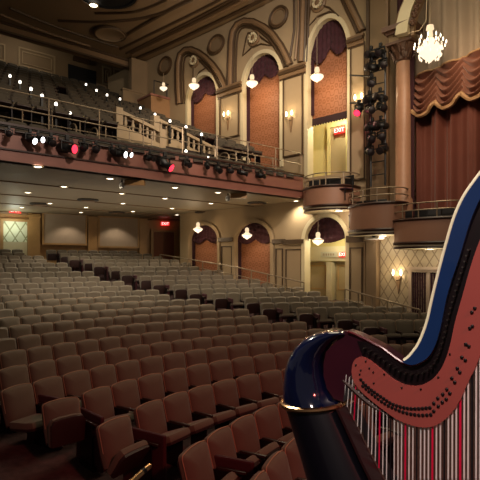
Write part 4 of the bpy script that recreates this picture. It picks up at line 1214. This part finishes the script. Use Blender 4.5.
# neck body (maroon): behind the plate, full outline
neck_poly = [(326,352)]+maroon_top+[(520,300)]+plate_bot[1:-1]+[(350,378),(345,384),(343,402),(334,399),(327,389),(323.5,376),(323.5,364)]
slab('neck', neck_poly, .0, -.07, M_maroon)
slab('neck_recess', [(a, b) for a, b in maroon_top[14:]]+list(reversed(plate_top[:])) if False else
     [(357,341)]+[(a, b+3) for a, b in maroon_top[10:]]+list(reversed(plate_top[12:]))+[(363,357)], .006, .0, M_recess)
slab('neck_plate', plate_top+plate_bot[:-1], .016, .0, M_plate)
crest_poly = crest_out+list(reversed(maroon_top[24:]))
slab('neck_crest', crest_poly, .03, -.075, M_navy2)
p = MB(); p.tube([hp(a, b, .01) for a, b in crest_out[2:]], .0095, 6); p.build('gilt_highlight', M_rim, harp, HI, True)  # pale gilt strip that paints the light caught along the neck edge
p = MB(); p.tube([hp(a, b, .008) for a, b in maroon_top[2:]], .005, 6); p.build('wine_edge', M_wine, harp, HI, True)
# neck underside wedge
under = [(342,379)]+[(a-1.5, b+2) for a, b in reversed(plate_bot[48:])]+[(381,411)]
p = MB(); pu = [(343,380),(352,388),(362,397),(372,405),(382,411.5),(394,419)]
p.tube([hp(a, b, -.004) for a, b in pu], [.006, .010, .011, .010, .008, .005], 6); p.build('neck_underside', M_wunder, harp, HI, True)
# shoulder dome: swept elliptical sections between outer and inner picture points
secs = [((287,402),(343,403),.115),((287.2,392),(334,399),.115),((288,380),(327,389),.112),((290,366),(323.5,375),.108),((294,354),(323,364),.102),((300,344.5),(325.5,354),.095),((308,337),(330,346.5),.085),((318,332),(336,340.5),.07),((330,330),(343,336),.055),((344,330.6),(348,334),.04)]
loops = []
for (a, b, dep) in secs:
    A, B = hp(*a, -.02), hp(*b, -.02); c = (A+B)/2; ax = (B-A)/2
    loops.append([c+ax*math.cos(2*PI*k/24)+HN*dep*math.sin(2*PI*k/24) for k in range(24)])
p = MB(); p.loft(loops); sh = p.build('shoulder', M_navy, harp, HI, True)
# brass ring around the joint
A, B = hp(286.5, 399, -.02), hp(344, 403.5, -.02); c = (A+B)/2; ax = (B-A)/2
p = MB(); p.tube([c+ax*math.cos(2*PI*k/32)*1.01+HN*.12*math.sin(2*PI*k/32)+Vector((0, 0, -.008*math.sin(2*PI*k/32))) for k in range(32)], .0105, 8, True, True); p.build('brass_ring', M_gold, harp, HI, True)
# soundbox
sb = [((288.5,404),(343,405),.11),((294,420),(352,423),.115),((303,448),(366,452),.125),((314,484),(384,486),.14),((345,590),(436,592),.17),((385,720),(500,722),.2),((414,815),(548,818),.22)]
loops = []
for (a, b, dep) in sb:
    A, B = hp(*a, -.02), hp(*b, -.02); c = (A+B)/2; ax = (B-A)/2
    pts = []
    for k in range(24):
        t = 2*PI*k/24; cx_, sy_ = math.cos(t), math.sin(t)
        cx_ = min(cx_, .96)
        pts.append(c+ax*cx_+HN*dep*sy_)
    loops.append(pts)
p = MB(); p.loft(loops); p.build('soundbox', M_sbox, harp, HI, True)
p = MB(); L = [(b[0], b[1]) for a, b, d in sb]
p.loft([[hp(x+1.5, y, -.02)+HN*w+HD*t for w, t in ((-.5*d-.02, 0), (.5*d+.02, 0), (.5*d+.02, .012), (-.5*d-.02, .012))] for (a, (x, y), d) in sb]); p.build('soundboard', M_sboard, harp, HI)
p = MB(); p.tube([hp(x+1, y, -.02)+HD*.012 for x, y in L], .008, 6); p.build('string_rib', M_wunder, harp, HI, True)
# base, pillar, head (outside the frame)
c = hp(490, 820, -.02)
hb = hp(480, 820, -.02); 
p = MB(); Mb = Matrix(((HD.x, -HN.x, 0, 0), (HD.y, -HN.y, 0, 0), (0, 0, 1, 0), (0, 0, 0, 1)))
b_ = MB(); b_.bbox(-.36, .3, -.24, .24, 0, .16, .03)
cb = hp(485, 815, -.02); o = b_.build('base', M_navy, harp, Matrix.Translation((cb.x-.75, cb.y-1.6, 0)) @ Mb)
pt, pb_ = hp(527, 150, -.02), hp(545, 812, -.02)
p = MB(); p.tube([pb_, pb_.lerp(pt, .1), pb_.lerp(pt, .5), pb_.lerp(pt, .95), pt], [.06, .045, .036, .036, .05], 16); p.build('pillar', M_navy, harp, HI, True)
p = MB(); p.lathe([(.04, -.06), (.065, 0), (.06, .05), (.075, .1), (.05, .13), (.01, .14)], 16, Matrix.Translation(pt)); p.build('pillar_crown', M_gold, harp, HI, True)
# strings
xs = []
x = 343.5
sxs = [343.8,347.6,351.3,355,358.6,362.2]
xx = 366.0
allx = []
cur = 380+385/4.8
red = [380+118/4.8, 380+252/4.8, 380+385/4.8]
pit = (red[2]-red[0])/14
for n in range(-30, 14):
    allx.append((red[1]+n*(pit*(1-.004*(-n) if n < 0 else 1)), n))
def bot_y(px):
    pts = sorted([(x, y) for x, y in plate_bot])
    for (x0, y0), (x1, y1) in zip(pts, pts[1:]):
        if x0 <= px <= x1 and x1 > x0: return y0+(y1-y0)*(px-x0)/(x1-x0)
    return None
def edge_y(px):
    for (a, b, d), (a2, b2, d2) in zip(sb, sb[1:]):
        if b[0] <= px <= b2[0]: return b[1]+(b2[1]-b[1])*(px-b[0])/(b2[0]-b[0])
    return None
for px, n in allx:
    if px < 344 or px > 508: continue
    t = bot_y(px) if px > 353 else 384-(353-px)*.6
    lowpx = px+(1.0 if px > 420 else 2.5)
    # lower end: shift a little right where it meets the soundboard
    b = edge_y(min(px-1.5 if px > 346 else 345, 546))
    if b is None: continue
    b = max(b, t+16)
    m = M_strr if n % 7 == 0 else M_strk if (n-3) % 7 == 0 else M_strw
    rad = .0018+.0016*(px-344)/160+(.0006 if m is M_strr else 0)
    p = MB(); p.tube([hp(px, t-5, .004), hp(px-(.6 if px > 400 else 3.2*(400-px)/56), b, -.02)], rad, 6)
    o = p.build('string', m, harp, HI)
    if m is M_strr: o['label'] = 'red string'
    elif m is M_strk: o['label'] = 'black string'
    # bridge pin
# discs: two rows along the lower plate
def disc(px, py, r, name='tuning_disc', m=M_pindark, dep=.012):
    c = hp(px, py, .016); R = Matrix.Translation(c) @ HN.to_track_quat('Z', 'Y').to_matrix().to_4x4()
    p = MB(); p.lathe([(r, 0), (r, dep), (r*.6, dep*1.2), (.0005, dep*1.2)], 8, R); return p.build(name, m, harp, HI)
row1 = spline([(361,379.5),(366,385),(374,391.5),(382,397),(390,402.5),(397,405.5),(407,408),(417,408.5),(430,407.5)], 8)
row2 = spline([(363,386),(370,392),(378,398.5),(386,404),(394,408),(402,411.5),(412,414),(421,415),(431,414.5)], 8)
def along(pts, n):
    L = [0]
    for a, b in zip(pts, pts[1:]): L.append(L[-1]+math.dist(a, b))
    out = []
    for i in range(n):
        s = L[-1]*i/(n-1)
        j = max(k for k in range(len(L)) if L[k] <= s+1e-9); j = min(j, len(pts)-2)
        f = (s-L[j])/max(1e-9, L[j+1]-L[j]); out.append(tuple(Vector(pts[j]).lerp(Vector(pts[j+1]), f)))
    return out
for a, b in along(row1, 22): disc(a, b, .006, dep=.004)
for a, b in along(row2, 20): disc(a, b, .006, dep=.004)
for a, b in ((434,403),(434,411),(438.5,406),(438,398),(442.5,402),(443,394),(446.5,399),(447,389),(450,393),(452,378),(455,382),(457.5,368),(460,372),(462,357),(465.5,360),(466,344),(469,346),(470,328),(472.5,326),(472,312),(475,308)):
    disc(a, b, .0055, dep=.005)
for a, b in ((356,364.8),(366,361),(369.5,368),(373.5,372),(384.5,374),(402,385.5+2),(421,389),(438.5,377),(450,349+5),(360,374),(374,383),(361,370)):
    disc(a, b, .0032, 'screw', M_pindark, .005)
# tuning pins in the recess
pins = spline([(366,348),(376,353.5),(386,360.5),(396,367.5),(405,372),(416,373.5),(427,371),(435,363),(441,351),(446,334),(451,313),(457,292),(463,272),(470,250)], 6)
for i, (a, b) in enumerate(along(pins, 34)):
    c = hp(a, b, .006); d = HN
    p = MB(); p.tube([c, c+d*.03], .0034, 6); p.build('tuning_pin', M_steel, harp, HI)

# brass rail end at the lower edge
A_, B_ = W3(150.5, 465, 2.6), W3(128, 485, 2.45)
e = empty('brass_bar', Matrix.Translation(B_), 'shiny brass bar end poking in at the bottom edge', 'brass bar')
p = MB(); d = A_-B_; p.tube([-.6*d, d*.62], .016, 12); p.build('tube', M_gold, e, None, True)
p = MB(); p.tube([d*.62, d*.74], .0175, 12); p.build('dark_band', M_black, e, None, True)
p = MB(); p.tube([d*.74, d*.96, d*1.0], [.0165, .0165, .011], 12); p.build('tip', M_gold, e, None, True)

# ------------------------------------------------------------------ light
wd = bpy.data.worlds.new('world'); scn.world = wd; wd.use_nodes = True
bg = wd.node_tree.nodes['Background']; bg.inputs[0].default_value = (1, .88, .78, 1); bg.inputs[1].default_value = .07
def area(loc, tgt, sx, sy, power, col):
    l = bpy.data.lights.new('wash_or_fill_light', 'AREA'); l.shape = 'RECTANGLE'; l.size = sx; l.size_y = sy; l.energy = power; l.color = col
    o = bpy.data.objects.new('wash_or_fill_light', l); COL.objects.link(o); o.location = loc; aim(o, tgt); return o
area((1.0, 12.5, CH+11), (-2, 13.5, 0), 8, 6, 470, (1, .86, .6))          # house ceiling wash
P_ = M_B @ Vector((4.0, 7.0, 1.35)); area(P_, P_ + Vector((0, 0, 5)), 11, 8, 85, (1, .84, .62))   # added unseen fill, stands in for bounced light on the balcony underside
lamp('POINT', M_W @ Vector((LOW[2][0]*.5+LOW[2][1]*.5, 1.0, 1.2)), 110, (1, .92, .66), .2, name='lobby_lamp')
lamp('POINT', M_W @ Vector((UPP[2][0]*.5+UPP[2][1]*.5, 1.0, 6.2)), 190, (1, .95, .68), .2, name='lobby_lamp')
# stage wash, reddish, from behind and above the camera
s = lamp('SPOT', (4.5, -3.0, CH+4.5), 1650, (1, .17, .14), .3, .75, .95, name='stage_wash'); aim(s, (.6, 7.0, .5))
s = lamp('SPOT', (-.9, -1.4, CH+3.0), 560, (1, .76, .68), .2, .42, .7, name='harp_wash'); aim(s, (.6, 1.7, CH-.25))
s = lamp('SPOT', (-3.5, 6.5, CH+5.0), 2200, (1, .93, .8), .15, .3, .7, name='balcony_beam'); aim(s, (.45, 1.8, CH-.1))
for tx_, ty_, pw_ in ((-4.5, 13.8, 5000), (.8, 18.4, 7500)):
    s = lamp('SPOT', (3.0, 3.0, CH+10), pw_*.8, (1, .82, .68), .5, .66, .5, name='balcony_wash'); aim(s, (tx_, ty_, CH+5.3))
s = lamp('SPOT', (2.0, 6.0, CH+9.5), 4600, (1, .85, .72), .5, .8, .9, name='wall_wash'); aim(s, (-.5, 22.0, CH+9.0))
# curtain warm light
s = lamp('SPOT', (2.5, 10.5, CH+7.5), 700, (1, .66, .45), .4, .9, .9, name='curtain_wash'); aim(s, (7.0, 15.0, CH+4.5))
s = lamp('SPOT', (.5, 7.5, CH+5.5), 620, (1, .8, .64), .3, .6, .8, name='box_wash'); aim(s, (5.4, 16.2, CH+1.6))
# lit door glass at the far left
Mx = frame_arc(15, RB-.9); lamp('POINT', Mx.translation + Vector((0, 0, 1.9)), 30, (.95, 1, .8), .2, name='door_glow')
# rear balcony lamp
loc = cpt(31, 27, 12.2) if False else M_B @ Vector((wb(31, 27, 13.6)[0], 13.6, wb(31, 27, 13.6)[1]))
round_light('downlight', Matrix.Translation(loc), .16, 'small bright lamp in the dark ceiling above the back of the balcony', 'ceiling lamps over the balcony', M_down)
lamp('POINT', loc - Vector((0, 0, .6)), 45, (1, .9, .72), .1, name='rear_lamp')
loc = cpt(93.5, 1.5); round_light('downlight', Matrix.Translation(loc-Vector((0, 0, .15))), .17, 'bright lamp at the very top edge beside the dark ceiling recess', 'ceiling lamps over the balcony', M_down)

scn.view_settings.view_transform = 'Standard'; scn.view_settings.look = 'None'; scn.view_settings.exposure = 0.0
scn.cycles.use_denoising = True
scn.cycles.max_bounces = 5; scn.cycles.sample_clamp_indirect = 4; scn.cycles.sample_clamp_direct = 30
